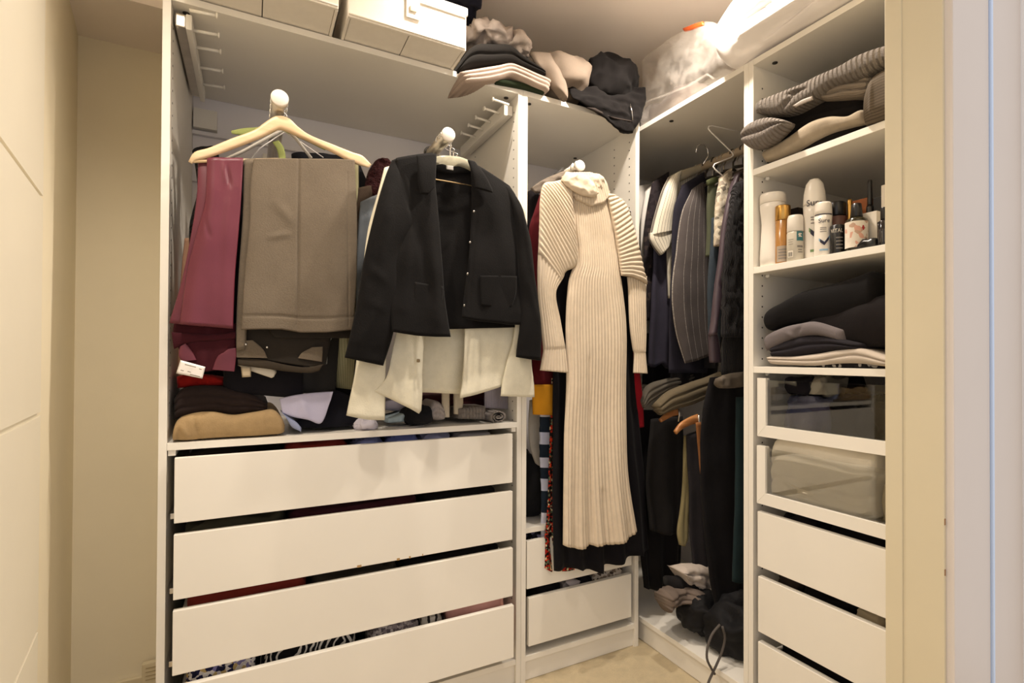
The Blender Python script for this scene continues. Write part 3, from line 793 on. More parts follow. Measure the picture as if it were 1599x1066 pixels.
loft('care_tag', [(697, 258, 708, 259), (697, 264, 708, 266)], paint('grey_tag', '#b9b5b0', .6), Y=-.048, t=.0006, parent=jk, nu=4, nv=4, nz=None, label='small pale neck label')
loft('pocket', [(750, 430, 807, 431), (750, 455, 806, 456), (751, 477, 800, 481)], JK, Y=-.0695, t=.0035, parent=jk, nu=18, nv=18, nz=(8, .001), bottom=[(751, 476), (775, 480), (793, 481), (800, 478)])
loft('pocket', [(648, 440, 692, 447), (646, 470, 692, 477), (646, 497, 696, 503)], JK, Y=-.0690, t=.0012, parent=jk, nu=16, nv=16, nz=(8, .001))
BTN = metal('dark_snap', '#8d8a86', .25)
for u, v in ((739, 331), (733, 379), (729, 428), (724, 477)):
    p = tpt(u, v, -.0685); lathe('button', (p[0], p[1]-.0045, p[2]-.004), [(.001, 0), (.0038, .001), (.0038, .007), (.001, .008)], BTN, jk, 12)
hg = group_at('clothes_hanger', 'clear plastic hanger inside the neck of the black jacket', 'hanger', 703, 255, Y=-.02)
HC = clear('clear_hanger_plastic', '#d2ccb4', .5, .12)
loft('shoulder_bar', [(640, 266, 644, 274, 0, .002), (664, 250, 668, 262, 0, .006), (686, 243, 690, 256, 0, .008), (703, 243, 703, 260, 0, .009), (722, 246, 718, 260, 0, .008), (745, 258, 740, 270, 0, .006), (790, 290, 786, 298, 0, .002)], HC, Y=-.044, parent=hg, nu=10, nv=36, nz=None)
px_tube('trouser_bar', [(660, 274), (680, 280), (710, 285), (736, 290)], -.046, .0018, metal('gold_wire', '#c9ae84', .3), hg)
for k, (du, dy, xo) in enumerate(((0, -.030, 0), (2, -.012, .012), (3, .018, .022))):
    rod_hook(hg, 701+du, 209-du, dy, float(at(703+k*5, 246, Y=dy)[2]), .0197, xn=float(at(703+k*5, 246, Y=dy)[0]))
YO[0] = 0
hg = group_at('clothes_hanger', 'dark hanger hooked further back on the second rod', 'hanger', 690, 225, Y=.05)
rod_hook(hg, 701, 206, .08, float(at(688, 245, Y=.08)[2]), .0215, mat=DARK, wire=.0035)
px_tube('shoulder_bar', [(640, 268), (680, 247), (720, 250), (770, 280)], .08, .006, DARK, hg)

# ------------------------------------------------------------------ middle wardrobe: the cream dress and what hangs behind it
KN = fab('#d3c3ad', 'plain', vs=40, fs=380, bs=.4, var=.05)
dr = group_at('dress', 'long cream ribbed knit roll-neck dress on the middle rod', 'dress', 925, 560, Y=-.06)
loft('skirt_and_body', [(893, 296, 950, 300, -.006, .010), (893, 350, 962, 350, 0, .012), (897, 405, 968, 425, .002, .014), (887, 440, 971, 440, .002, .014), (883, 500, 978, 500, .002, .015), (884, 583, 978, 577, .002, .015), (880, 683, 978, 690, .004, .016), (878, 754, 981, 754, .006, .018), (875, 848, 991, 826, .010, .020)],
     KN, Y=-.058, parent=dr, nv=130, rib=(.0160, .0062), folds=((1.6, .001, .008, .6), (4.5, 0, .008, .2, 5)), nz=(5, .003), creases=((916, 560, 920, 850, 2.5, -.006), (934, 760, 937, 848, 4, -.007), (890, 460, 905, 800, 6, .004), (960, 480, 965, 800, 10, .004)),
     bottom=[(875, 848), (886, 851), (898, 854), (910, 853), (917, 848), (926, 850), (935, 847), (948, 847), (960, 843), (970, 840), (978, 834), (985, 830), (991, 824)])
# raglan sleeves: ribs run across the upper arm
loft('sleeve', [(883, 279, 893, 290, .002, .006), (866, 283, 894, 320, .004, .014), (849, 287, 899, 366, .004, .018), (843, 312, 901, 412, .004, .016), (842, 345, 884, 424, 0, .014), (840, 395, 876, 440, -.004, .012)], KN, Y=-.070, parent=dr, nu=24, nv=110, rib=(.0150, .0062, 'across'), nz=(6, .002), creases=((860, 300, 895, 405, 5, .003),))
loft('sleeve_cuff', [(845, 345, 868, 370, -.006, .010), (840, 400, 882, 424, .0, .013), (840, 453, 868, 457, .0, .013), (845, 510, 875, 500, 0, .013), (848, 544, 882, 541, .002, .013), (848, 548, 883, 546, .002, .011), (843, 578, 887, 582, .004, .012)], KN, Y=-.064, parent=dr, nv=90, rib=(.0125, .0046), nz=(6, .002), creases=((845, 545, 884, 543, 2, -.002),))
loft('sleeve', [(946, 302, 957, 303, .000, .006), (953, 330, 976, 317, .003, .014), (961, 368, 988, 350, .004, .018), (966, 402, 999, 393, .004, .018), (969, 432, 1010, 443, .004, .014)], KN, Y=-.070, parent=dr, nu=24, nv=110, rib=(.0165, .0066, 'across'), nz=(6, .002), bottom=[(969, 430), (985, 432), (1000, 438), (1010, 444)])
loft('sleeve_cuff', [(978, 425, 1010, 432, -.006, .010), (981, 450, 1008, 462, 0, .013), (983, 508, 1008, 515, 0, .013), (988, 545, 1007, 548, 0, .012), (990, 552, 1007, 552, 0, .010), (989, 582, 1010, 583, .002, .012)], KN, Y=-.060, parent=dr, nv=80, rib=(.0125, .0046), nz=(6, .002))
loft('neckband', [(876, 276, 943, 277, -.004, .014), (880, 287, 948, 287, 0, .016), (893, 304, 952, 304, 0, .014)], KN, Y=-.068, parent=dr, nv=30, rib=(.011, .0042), nz=(6, .002), bottom=[(888, 298), (900, 312), (922, 323), (940, 318), (953, 303)], top=[(878, 275), (890, 270), (920, 270), (943, 277)])
loft('roll_collar', [(876, 282, 884, 268, 0, .008), (885, 291, 897, 269, .004, .012), (905, 303, 915, 273, .006, .014), (925, 308, 925, 284, .006, .012), (934, 302, 930, 296, .002, .006)], KN, Y=-.086, parent=dr, nu=20, nv=40, crumple=(28, .004))
loft('roll_collar', [(918, 276, 922, 290, 0, .006), (930, 271, 932, 294, .002, .009), (940, 275, 936, 296, .002, .009), (943, 283, 939, 297, 0, .005)], KN, Y=-.074, parent=dr, nu=16, nv=26, crumple=(40, .005))
hg = group_at('clothes_hanger', 'metal hook hanger holding the cream dress', 'hanger', 912, 280, Y=-.04)
rod_hook(hg, 907, 258, -.034, float(at(914, 290, Y=-.04)[2]), .0184, xn=float(at(914, 280, Y=-.034)[0]))
rod_hook(hg, 906, 259, -.010, float(at(916, 290, Y=-.01)[2]), .0184)
px_tube('shoulder_bar', [(858, 296), (890, 286), (914, 282), (940, 289), (952, 300)], -.046, .004, GREYP, hg)
BD = fab('#110f13', 'plain', var=.15)
bd = loft('dress', [(866, 330, 985, 330), (864, 450, 985, 450), (862, 583, 990, 575), (861, 700, 999, 690), (860, 760, 1006, 754), (862, 888, 1012, 858, .006)], BD, Y=-.022, t=.014, nu=60, nv=60,
     folds=((5, .002, .014, .3),), nz=(5, .003), creases=((868, 590, 872, 880, 4, .006), (996, 640, 1006, 850, 4, .006)), bottom=[(862, 889), (880, 886), (896, 884), (906, 888), (918, 887), (934, 891), (940, 879), (955, 879), (968, 876), (980, 868), (992, 864), (1003, 866), (1013, 857)])
tag(bd, 'long black dress with a wavy hem hanging behind the cream one', 'dress')
tag(loft('garment', [(985, 520, 994, 520), (987, 570, 998, 570), (992, 630, 1004, 630), (994, 668, 1006, 666)], fab('#8c1420'), Y=-.014, t=.006, nu=8), 'strip of bright red garment at the right of the cream dress', 'garment')
mo = group_at('dress', 'maroon garment with a mustard yellow band left of the cream dress', 'garment', 845, 450, Y=.01)
loft('body', [(846, 292, 880, 292), (834, 330, 885, 330), (825, 362, 885, 362), (826, 450, 885, 450), (829, 540, 884, 540), (831, 600, 884, 600)], fab('#4f1017'), Y=.012, t=.012, parent=mo, nu=18, folds=((1, .001, .004),))
loft('hem_band', [(830, 600, 884, 600), (832, 647, 884, 648)], fab('#c88a1f'), Y=.010, t=.012, parent=mo, nu=14, nv=12, label='mustard yellow band')
tag(loft('garment', [(842, 640, 866, 640), (843, 720, 866, 720), (845, 790, 866, 790), (844, 840, 864, 840)], fab('#1d2733', 'blocks', bands=[(0, '#c9c9d6'), (.02, '#1d2733'), (.075, '#bfc3d8'), (.12, '#1d2733'), (.165, '#c6c8da'), (.20, '#1d2733'), (.24, '#c0c4d8'), (.285, '#1d2733'), (.36, '#c9c9d6')]), Y=.035, t=.008, nu=10, crumple=(30, .003)), 'navy dress with pale blue brushmark bands left of the floral one', 'dress')
FLO = fab('#7a1414', 'floral', ws=150, cols=['#16100f', '#8e1d12', '#c63a1c', '#16100f', '#d8c7a0', '#5c6a52', '#16100f', '#a32314'])
tag(loft('dress', [(860, 590, 876, 590), (858, 700, 878, 700), (855, 780, 880, 780), (850, 840, 900, 840), (849, 884, 940, 880)], FLO, Y=.006, t=.006, nu=16, folds=((3, .002, .006),), bottom=[(849, 886), (862, 893), (880, 890), (905, 889), (940, 880)]), 'red and black floral dress edge beside the black dress', 'dress')
tag(loft('garment', [(826, 625, 848, 620), (825, 660, 850, 660), (828, 700, 852, 700), (840, 735, 850, 735)], fab('#b9b2a6'), Y=.09, t=.010), 'grey white cloth hanging at the left of the middle wardrobe', 'garment')
tag(loft('garment', [(822, 300, 840, 292), (823, 420, 850, 420), (823, 600, 850, 600)], fab('#211d20'), Y=.12, t=.02), 'dark garment hanging deep at the left of the middle wardrobe', 'garment')
ka = group_at('shirt', 'beige shirt shoulder on a black hanger behind the cream collar', 'shirt', 860, 280, Y=.06)
loft('shoulder', [(828, 294, 836, 302, 0, .004), (845, 282, 850, 300, 0, .016), (862, 274, 866, 296, 0, .022), (884, 266, 888, 292, 0, .022), (905, 268, 908, 292, 0, .016)], fab('#6c6258', 'wool', melange=1.2), Y=.05, parent=ka, crumple=(22, .006))
px_tube('shoulder_bar', [(866, 274), (874, 268), (879, 263)], .045, .006, DARK, ka)
heap('bag', (.100, .22, .63), (.052, .14, .115), fab('#101012', spec=.4), None, (9, .02), zmin=.5185)
tag(LAST[0], 'black soft bag standing on the shelf above the middle drawers', 'bag')

# ------------------------------------------------------------------ shelf of the left wardrobe
SZ = .8845
def L(name, label, cat, rows, mat, group=None, **k):
    o = loft(name, rows, mat, **k); tag(o, label, cat, group); return o
L('folded_sweater', 'tan folded sweater on the left shelf below the dark brown one', 'sweater',
  [(269, 680, 270, 688), (277, 656, 274, 687), (299, 646, 292, 687), (330, 643, 330, 684), (364, 648, 364, 682), (400, 643, 400, 680), (427, 640, 426, 678), (440, 652, 438, 677), (445, 664, 444, 674)],
  fab('#a88e68', vs=40, fs=300, bs=.5), Y=.02, t=.018, back=.28, floor=SZ+.0006, nu=26, nv=60, creases=((303, 650, 312, 686, 2, -.004), (285, 664, 296, 686, 4, .004), (282, 670, 276, 686, 2, -.004)), nz=(10, .004))
L('folded_sweater', 'dark brown folded sweater on top of the tan one', 'sweater',
  [(272, 622, 272, 655), (285, 606, 284, 650), (330, 602, 330, 643), (365, 608, 365, 647), (395, 616, 395, 643), (418, 628, 417, 641)],
  fab('#2b211f', vs=40), Y=.045, t=.016, back=.25, floor=SZ+.0006, nu=24, nv=44, layers=(3, .004), nz=(10, .004))
L('folded_garment', 'bright red folded garment on the dark brown sweater', 'garment',
  [(276, 588, 277, 606), (300, 584, 300, 604), (330, 586, 330, 602), (352, 590, 350, 602)], fab('#8f1712'), Y=.07, t=.012, back=.2, floor=SZ+.0006, nu=14, nv=24, crumple=(30, .004))
L('shirt', 'lavender shirt with pointed corner lying on the left shelf', 'shirt',
  [(436, 622, 441, 645, 0), (458, 617, 458, 651, .004), (478, 614, 480, 655, .006), (500, 612, 502, 660, .006), (520, 611, 516, 625, .004)], fab('#b9b6cf', var=.05), Y=.03, t=.006, nu=26, nv=36, pw=12, nz=(6, .001), creases=((470, 620, 480, 655, 6, .005),))
L('shirt', 'pale blue shirt edge between the tan sweater and the lavender shirt', 'shirt',
  [(440, 644, 446, 650), (452, 652, 455, 666), (464, 660, 466, 672), (471, 668, 470, 674)], fab('#8f97b5', var=.06), Y=.02, t=.008, back=.1, floor=SZ+.0006, nu=10, nv=18)
L('folded_garment', 'black folded garment on the left shelf under the cream cuff', 'garment',
  [(455, 662, 462, 667), (485, 640, 488, 668), (520, 612, 520, 667), (545, 618, 545, 665), (558, 640, 560, 663), (570, 655, 570, 661)], fab('#14141c'), Y=.06, t=.014, back=.25, floor=SZ+.0006, nu=20, nv=36, nz=(14, .006))
heap('scarf', tuple(at(570, 662, Y=.05)), (.030, .035, .012), fab('#c5bfca', var=.06), crumple=(40, .008), zmin=SZ)
tag(LAST[0], 'crumpled white scarf at the shelf edge below the left cream cuff', 'scarf')
o = box('envelope', (-.435, -.33, .02, .10, SZ+.0004, SZ+.0014), paint('paper', '#cfc9c6', .7)); o.rotation_euler.z = .5
tag(o, 'flat pale paper envelope on the left shelf', 'envelope')
L('folded_garment', 'lilac grey folded garment behind the crumpled white scarf', 'garment', [(598, 626, 600, 640), (615, 625, 616, 641), (634, 626, 634, 642)], fab('#8d8793'), Y=.12, t=.012, back=.2, floor=SZ+.0006, nu=14, nv=20)
L('folded_garment', 'pale blue folded cloth on the left shelf near the envelope', 'garment', [(604, 652, 604, 660), (622, 648, 624, 659), (640, 640, 642, 656)], fab('#9fb0b8'), Y=.06, t=.010, back=.1, floor=SZ+.0006, nu=12, nv=20, crumple=(40, .003))
heap('garment_bundle', tuple(at(650, 648, Y=.07)), (.040, .07, .026), fab('#17171a'), crumple=(22, .008), zmin=SZ)
tag(LAST[0], 'small black bundle on the left shelf below the overshirt hem', 'bundle')
L('folded_garment', 'maroon folded garments at the back of the left shelf', 'garment', [(655, 618, 655, 650), (690, 616, 690, 650), (726, 612, 726, 648), (760, 612, 760, 645)], fab('#351317'), Y=.16, t=.014, back=.2, floor=SZ+.0006, nu=20, nv=24, layers=(3, .005))
CAB = fab('#8b837e', 'knit', ks=28, kd='X', bs=.8, bd=.006)
def roll(name, label, c, r, y0, y1, turns, mat, th=.005):
    pts = []
    n = int(turns*22)
    for i in range(n+1):
        f = i/n; a = f*turns*2*PI+.4; q = r*(.22+.78*f)
        pts.append((c[0]+q*1.25*math.cos(a), c[1]+q*.78*math.sin(a), math.cos(a), math.sin(a)))
    V, Fc = [], []
    for x, z, cx, cz in pts:
        for y in (y0, y1):
            for e in (-1, 1): V.append((x+cx*th*e, y, z+cz*th*e))
    for i in range(n):
        a, b = i*4, i*4+4
        Fc += [[a, a+1, b+1, b], [a+2, b+2, b+3, a+3], [a, b, b+2, a+2], [a+1, a+3, b+3, b+1]]
    Fc += [[0, 2, 3, 1], [n*4, n*4+1, n*4+3, n*4+2]]
    o = emit(name, V, Fc, mat); tag(o, label, 'sweater'); return o
p = at(776, 648, Y=.03)
roll('rolled_sweater', 'grey cable knit sweater rolled at the right end of the left shelf', (float(p[0]), SZ+.019), .022, .015, .20, 2.6, CAB)
L('folded_sweater', 'grey cable knit sleeve lying flat beside the rolled sweater', 'sweater', [(716, 638, 716, 654), (735, 635, 735, 654), (758, 634, 757, 655)], CAB, Y=.04, t=.012, back=.15, floor=SZ+.0006, nu=16, nv=20, layers=(2, .004))
L('rolled_sweater', 'small grey rolled knit left of the hanging pale cuffs', 'sweater', [(668, 640, 669, 653), (676, 626, 677, 655), (686, 628, 687, 656), (693, 640, 693, 654)], fab('#a19894', 'knit', ks=40, bs=.6), Y=.05, t=.02, back=.12, floor=SZ+.0006, nu=16, nv=20, layers=(3, .006))
L('sweater_cuff', 'lilac grey ribbed cuff hanging above the rolled sweater', 'cuff', [(757, 600, 793, 600), (756, 618, 793, 616), (756, 637, 793, 638)], fab('#857f88'), Y=.07, t=.006, rib=(.006, .0014), nv=20)
for uu, lb in ((696, 'left'), (714, 'right')):
    L('sleeve', 'pale beige sleeve end hanging under the overshirt, %s of the two' % lb, 'sleeve', [(uu-6, 600, uu+9 if lb == 'right' else uu+6, 600), (uu-6, 630, uu+9 if lb == 'right' else uu+6, 630), (uu-6, 651 if lb == 'left' else 646, uu+6, 651 if lb == 'left' else 646)], fab('#c9bda9', 'knit', ks=60, bs=.4), Y=.045 if lb == 'left' else .055, t=.010, nu=14, nv=16, group=None)

# ------------------------------------------------------------------ what fills the drawers
def fill(name, label, cat, u0, u1, v, zlo, ztop, mat, Y=None, X=None, dep=.30, cr=(16, .012), pw=9, first=.034, group=None, seed=None, n=(36, 20)):
    if Y is not None:
        xa, xb = float(at(u0, v, Y=Y)[0]), float(at(u1, v, Y=Y)[0]); c = ((xa+xb)/2, first+dep/2, (zlo+ztop)/2); rad = ((xb-xa)/2, dep/2, (ztop-zlo)/2)
    else:
        ya, yb = float(at(u0, v, X=X)[1]), float(at(u1, v, X=X)[1]); c = (FX+first+dep/2, (ya+yb)/2, (zlo+ztop)/2); rad = (dep/2, abs(yb-ya)/2, (ztop-zlo)/2)
    rad = (rad[0]-cr[1]*.7, rad[1]-cr[1]*.4, rad[2])
    o = heap(name, c, rad, mat, crumple=cr, zmin=zlo, pw=pw, seed=seed, n=n); tag(o, label, cat, group); return o
D1, D2, D3, D4 = (.708, .850), (.517, .661), (.329, .473), (.123, .285)
def dl(nm, lb, cat, u0, u1, v, d, col, **k):
    m_ = fab(col) if isinstance(col, str) else col
    i = (D1, D2, D3, D4).index(d); q = 1-PULL[i]/1.635; up = lambda z: 1.0997+(z-1.0997)*q
    fill(nm, lb, cat, u0, u1, v, up(d[0])+.002, up(d[1])+k.pop('dz', 0), m_, Y=.05, first=.040-PULL[i], **k)
dl('folded_garment', 'dark clothes at the left of the top drawer in the left wardrobe', 'garment', 292, 440, 700, D1, '#1d1815', dz=-.004)
dl('folded_garment', 'red garment in the top drawer of the left wardrobe', 'garment', 441, 548, 692, D1, '#8a3026', dz=.004, cr=(22, .010), pw=5)
SHIRT = fab('#8288b5', var=.12); SHIRT2 = fab('#9a9cba', var=.1)
dl('shirt', 'blue shirt in the top drawer, next to the red garment', 'shirt', 549, 602, 686, D1, SHIRT, cr=(30, .010), dz=.004, pw=5)
dl('shirt', 'blue shirt in the top drawer, middle of three', 'shirt', 603, 655, 684, D1, fab('#7a84c0', var=.12), cr=(30, .010), dz=.004, pw=5)
dl('shirt', 'lilac shirt in the top drawer, next to the grey folded one', 'shirt', 656, 706, 682, D1, SHIRT2, cr=(30, .010), dz=.004, pw=5)
dl('folded_garment', 'grey folded garment in the right corner of the top drawer', 'garment', 710, 766, 678, D1, '#8f8a8c', cr=(26, .008))
dl('folded_garment', 'grey green folded clothes at the left of the second drawer', 'garment', 288, 445, 815, D2, '#3c3a2e')
dl('folded_garment', 'maroon folded clothes in the middle of the second drawer', 'garment', 448, 655, 790, D2, '#3a1820')
dl('folded_garment', 'black folded clothes at the right of the second drawer', 'garment', 658, 778, 770, D2, '#141112')
dl('folded_garment', 'brick red garment at the left of the third drawer', 'garment', 290, 480, 925, D3, '#7a2c22', cr=(24, .012))
dl('folded_garment', 'dark grey clothes in the middle of the third drawer', 'garment', 484, 620, 900, D3, '#3d3730', dz=-.01)
dl('folded_garment', 'black clothes at the right of the third drawer', 'garment', 624, 778, 870, D3, '#151213', dz=-.01)
dl('blouse', 'navy blouse with yellow and white flowers in the bottom drawer', 'blouse', 290, 400, 1040, D4, fab('#272748', 'floral', ws=110, cols=['#26264a', '#d9d2cf', '#26264a', '#8d86b5', '#cbb177', '#1d1d36', '#efe9e4']), cr=(24, .010))
dl('blouse', 'black and white zebra striped blouse in the bottom drawer', 'blouse', 402, 556, 1010, D4, fab('#121113', 'zebra', c2='#d5d0c8', ws=15, wd=18, cut=.70), cr=(24, .010))
dl('garment', 'grey patterned garment in the bottom drawer beside the zebra blouse', 'garment', 572, 652, 985, D4, fab('#8a7f82', 'floral', ws=120, cols=['#8a7f82', '#6a6064', '#aaa0a0', '#c9c0bd']), cr=(26, .012))
dl('garment', 'white and black garment beside the pink one in the bottom drawer', 'garment', 654, 690, 972, D4, fab('#c9c2b8', 'zebra', c2='#2a2626', ws=12, wd=5, cut=.75), cr=(26, .012))
dl('garment', 'pink folded garment at the right of the bottom drawer', 'garment', 692, 786, 955, D4, '#d6a096', dz=.006, cr=(14, .010))
fill('garment', 'dark patterned garments in the upper drawer of the middle wardrobe', 'garment', 830, 970, 850, .337, .478, fab('#2a2730', 'floral', ws=90, cols=['#1b1a22', '#2d2b38', '#8a86a0', '#1b1a22']), Y=.05)
fill('garment', 'black garment at the left of the lower drawer in the middle wardrobe', 'garment', 838, 880, 925, .143, .287, fab('#161418'), Y=.05)
fill('garment', 'white strap top in the lower drawer of the middle wardrobe', 'garment', 882, 905, 915, .143, .290, fab('#bdb4b6'), Y=.05, cr=(30, .012))
fill('garment', 'black garment in the middle of the lower drawer in the middle wardrobe', 'garment', 906, 924, 908, .143, .288, fab('#1a181b'), Y=.05)
fill('garment', 'pale leaf patterned garment at the right of the lower middle drawer', 'garment', 925, 974, 900, .143, .293, fab('#b9ada0', 'floral', ws=80, cols=['#c4b8ac', '#4b4038', '#d4cabd', '#8a7b6c', '#c4b8ac']), Y=.05, cr=(30, .012))

# ------------------------------------------------------------------ on top of the left and middle wardrobes
CANVAS = fab('#ece5da', 'plain', vs=60, fs=500, bs=.2, var=.02)
def storage_box(label, a, b, hpx):
    yf = float(np.mean([at(*a, Z=H)[1], at(*b, Z=H)[1]]))
    x0, x1 = float(at(*a, Y=yf)[0]), float(at(*b, Y=yf)[0])
    z1 = float(at(hpx[0], hpx[1], Y=yf)[2])
    t = thing('storage_box', label, 'box', ((x0+x1)/2, yf, H), 'white fabric storage boxes on the left wardrobe')
    yb = yf+.46; zs = H+(z1-H)*.80
    g = .0012
    box('front_panel', (x0, x1, yf, yf+.010, H+g, zs), CANVAS, t, .004)
    box('side_panel', (x0, x0+.008, yf+.0105, yb, H+g, zs), CANVAS, t, .003); box('side_panel', (x1-.008, x1, yf+.0105, yb, H+g, zs), CANVAS, t, .003)
    box('back_panel', (x0+.009, x1-.009, yb-.01, yb, H+g, zs), CANVAS, t, .003)
    xm = (x0+x1)/2
    box('base_panel', (x0+.009, xm-.0012, yf+.0105, yb-.011, H+.004, H+.009), CANVAS, t, .0006); box('base_panel', (xm+.0012, x1-.009, yf+.0105, yb-.011, H+.004, H+.009), CANVAS, t, .0006)
    box('lid', (x0-.004, x1+.004, yf-.004, yb+.004, zs+.001, z1), CANVAS, t, .006)
    for zz in (zs-.004, H+.008):
        tube('piping', [(x0+.003, yf-.0015, zz), (xm, yf-.002, zz), (x1-.003, yf-.0015, zz)], .0022, CANVAS, t, 8)
    lp = box('pull_tab', (xm-.012, xm+.026, yf-.0048, yf-.0012, H+(z1-H)*.36, H+(z1-H)*.78), CANVAS, t, .001)
    box('pull_tab_grip', (xm-.002, xm+.016, yf-.0085, yf-.0050, H+(z1-H)*.5, H+(z1-H)*.62), fab('#d9cdb0', vs=60), lp, .0015)
    return t
storage_box('white fabric storage box overhanging the shelf beside the pile of clothes', (543, 25), (728, 81), (734, 15))
ax = at(529, 15, Z=H); bx0 = -.86
p_ = at(463, 0, Z=H)
def proj_u(P):
    d = np.array(P)-CAM_C; w = d@_F; return (799.5+CAM_SX+CAM_F*(d@_R2)/w, 533+CAM_SY-CAM_F*(d@_U2)/w)
lu = proj_u((-.955, float(ax[1]), H))
storage_box('white fabric storage box at the left end of the wardrobe top', lu, (529, 15), (529, -55))
heap('folded_garment', tuple(at(712, 6, Y=.12)), (.075, .13, .022), fab('#1f1f2c'), crumple=(18, .010))
tag(LAST[0], 'navy garment lying on the right white storage box', 'garment')

TZ = H+.001
L('folded_trousers', 'pale pinkish folded trousers hanging over the top edge beside the box', 'trousers',
  [(719, 112, 727, 130), (745, 108, 752, 129), (775, 103, 778, 124), (797, 99, 797, 119), (812, 104, 812, 124), (835, 114, 834, 134), (861, 124, 857, 142)], fab('#a69488', 'wool', melange=1.15, vs=30), Y=-.03, t=.012, back=.30, floor=TZ, nu=24, nv=50, layers=(3, .006), nz=(10, .004))
L('folded_garment', 'dark green folded garment under the pale folded trousers', 'garment', [(772, 124, 775, 130), (800, 126, 803, 135), (826, 133, 828, 140), (850, 138, 850, 146)], fab('#27301f'), Y=-.012, t=.008, back=.25, floor=TZ, nu=10, nv=24)
L('folded_trousers', 'black folded trousers lying on the pale folded ones', 'trousers',
  [(716, 104, 717, 111), (728, 82, 730, 107), (745, 70, 745, 104), (772, 70, 768, 102), (797, 72, 797, 100), (812, 84, 815, 106), (835, 101, 835, 113), (854, 114, 853, 119)], fab('#171412'), Y=-.02, t=.014, back=.30, floor=TZ, nu=24, nv=44, layers=(2, .006), nz=(10, .005))
p = at(765, 62, Y=.06)
heap('garment_bundle', (float(p[0]), .09, float(p[2])), (.085, .10, .028), fab('#a89c94'), crumple=(30, .016)); tag(LAST[0], 'grey and white crumpled garment on the black folded trousers', 'bundle')
p = at(808, 72, Y=.03)
heap('garment_bundle', (float(p[0]), .05, float(p[2])), (.035, .06, .030), fab('#9f938a', 'wool', melange=1.2), crumple=(30, .014)); tag(LAST[0], 'small taupe knitted lump right of the crumpled grey garment', 'bundle')
SWT = fab('#7b6e62', 'wool', melange=1.2, vs=30)
sw = group_at('sweater', 'grey brown sweater bundled between the folded trousers and the black jacket', 'sweater', 885, 150, Y=0)
p = at(888, 112, Y=-.0)
L_ = heap('body', (float(p[0]), .06, float(p[2])-.005), (.088, .10, .075), SWT, sw, crumple=(9, .016), zmin=TZ, pw=2.8)
loft('sleeve', [(826, 84, 866, 88, -.03), (838, 100, 876, 106, 0), (852, 118, 884, 132, .006), (864, 136, 886, 150, .008), (874, 146, 884, 158, .006)], SWT, Y=-.018, t=.020, parent=sw, nu=18, nv=30, creases=((840, 95, 862, 135, 4, -.006), (850, 92, 872, 130, 5, .006)))
BJ = fab('#120f0f', var=.2)
bj = group_at('jacket', 'black jacket heaped on the middle wardrobe with a flap over its edge', 'jacket', 950, 180, Y=0)
p = at(955, 128, Y=.02)
heap('body', (float(p[0]), .08, float(p[2])), (.125, .12, .082), BJ, bj, crumple=(9, .020), zmin=TZ, pw=2.6, n=(90, 54))
loft('flap', [(885, 138, 1007, 138, -.02), (893, 152, 1009, 158, .004), (920, 170, 1004, 176, .008), (948, 190, 996, 192, .006), (966, 205, 986, 209, .002)], BJ, Y=-.018, t=.012, parent=bj, nu=30, nv=34, crumple=(16, .010), creases=((900, 148, 1000, 168, 3, -.006), (930, 170, 990, 185, 3, .006)))
loft('lining', [(915, 168, 935, 170), (945, 180, 960, 186), (985, 189, 988, 192)], fab('#37302d'), Y=-.034, t=.006, parent=bj, nu=10, nv=20, label='paler lining edge')
px_tube('zip', [(984, 162), (987, 175), (988, 188)], -.046, .0016, CHROME, bj)
loft('collar', [(922, 92, 938, 84), (925, 106, 940, 98), (928, 122, 944, 118)], BJ, Y=.0, t=.014, parent=bj, nu=12, nv=16, crumple=(30, .006))

# ------------------------------------------------------------------ bags on the right-hand wardrobes
FILM, nt_, b_ = node_mat('plastic_film')
b_.inputs['Base Color'].default_value = rgb('#ece4dc'); b_.inputs['Roughness'].default_value = .2
co_ = obj_co(nt_); n1_ = noise_node(nt_, co_, 7, 4, .6)
link(nt_, ramp(nt_, n1_, [(.36, (.10,)*3+(1,)), (.50, (.24,)*3+(1,)), (.58, (.12,)*3+(1,)), (.74, (.20,)*3+(1,))]), b_.inputs['Alpha'])
pb = group_at('plastic_bag', 'clear plastic storage bag on top of the corner wardrobe', 'bag', 1070, 160, X=FX+.06)
loft('film', [(1001, 96, 1000, 197), (1030, 78, 1030, 178), (1062, 56, 1060, 158), (1086, 40, 1082, 142), (1103, 34, 1100, 130), (1122, 40, 1118, 118), (1137, 84, 1136, 107)], FILM, X=FX+.03, t=.03, back=.32, parent=pb, nu=30, nv=54, crumple=(6, .010), nz=(4, .012), floor=TZ)
tube('seam', [tuple(at(u, v, X=FX+.002)) for u, v in ((1004, 160), (1040, 148), (1075, 134), (1104, 116), (1114, 122))], .003, FILM, pb)
loft('handle', [(1066, 44, 1070, 50), (1084, 37, 1088, 45), (1098, 33, 1100, 40)], plastic('orange_plastic', '#d9602a', .4), X=FX+.01, t=.005, parent=pb, nu=8, nv=12, label='orange handle')
p = at(1062, 120, X=FX+.20)
heap('blanket', (FX+.20, float(p[1]), TZ+.07), (.12, .19, .068), fab('#6e645f'), crumple=(7, .014), zmin=TZ, pw=3.4); tag(LAST[0], 'grey blanket packed inside the clear plastic bag', 'blanket')
SACK = paint('white_bag_plastic', '#efe9e6', .38, .03)
wb = group_at('plastic_bag', 'bright white plastic bag lying over the top edge of the shelf wardrobe', 'bag', 1180, 60, X=FX)
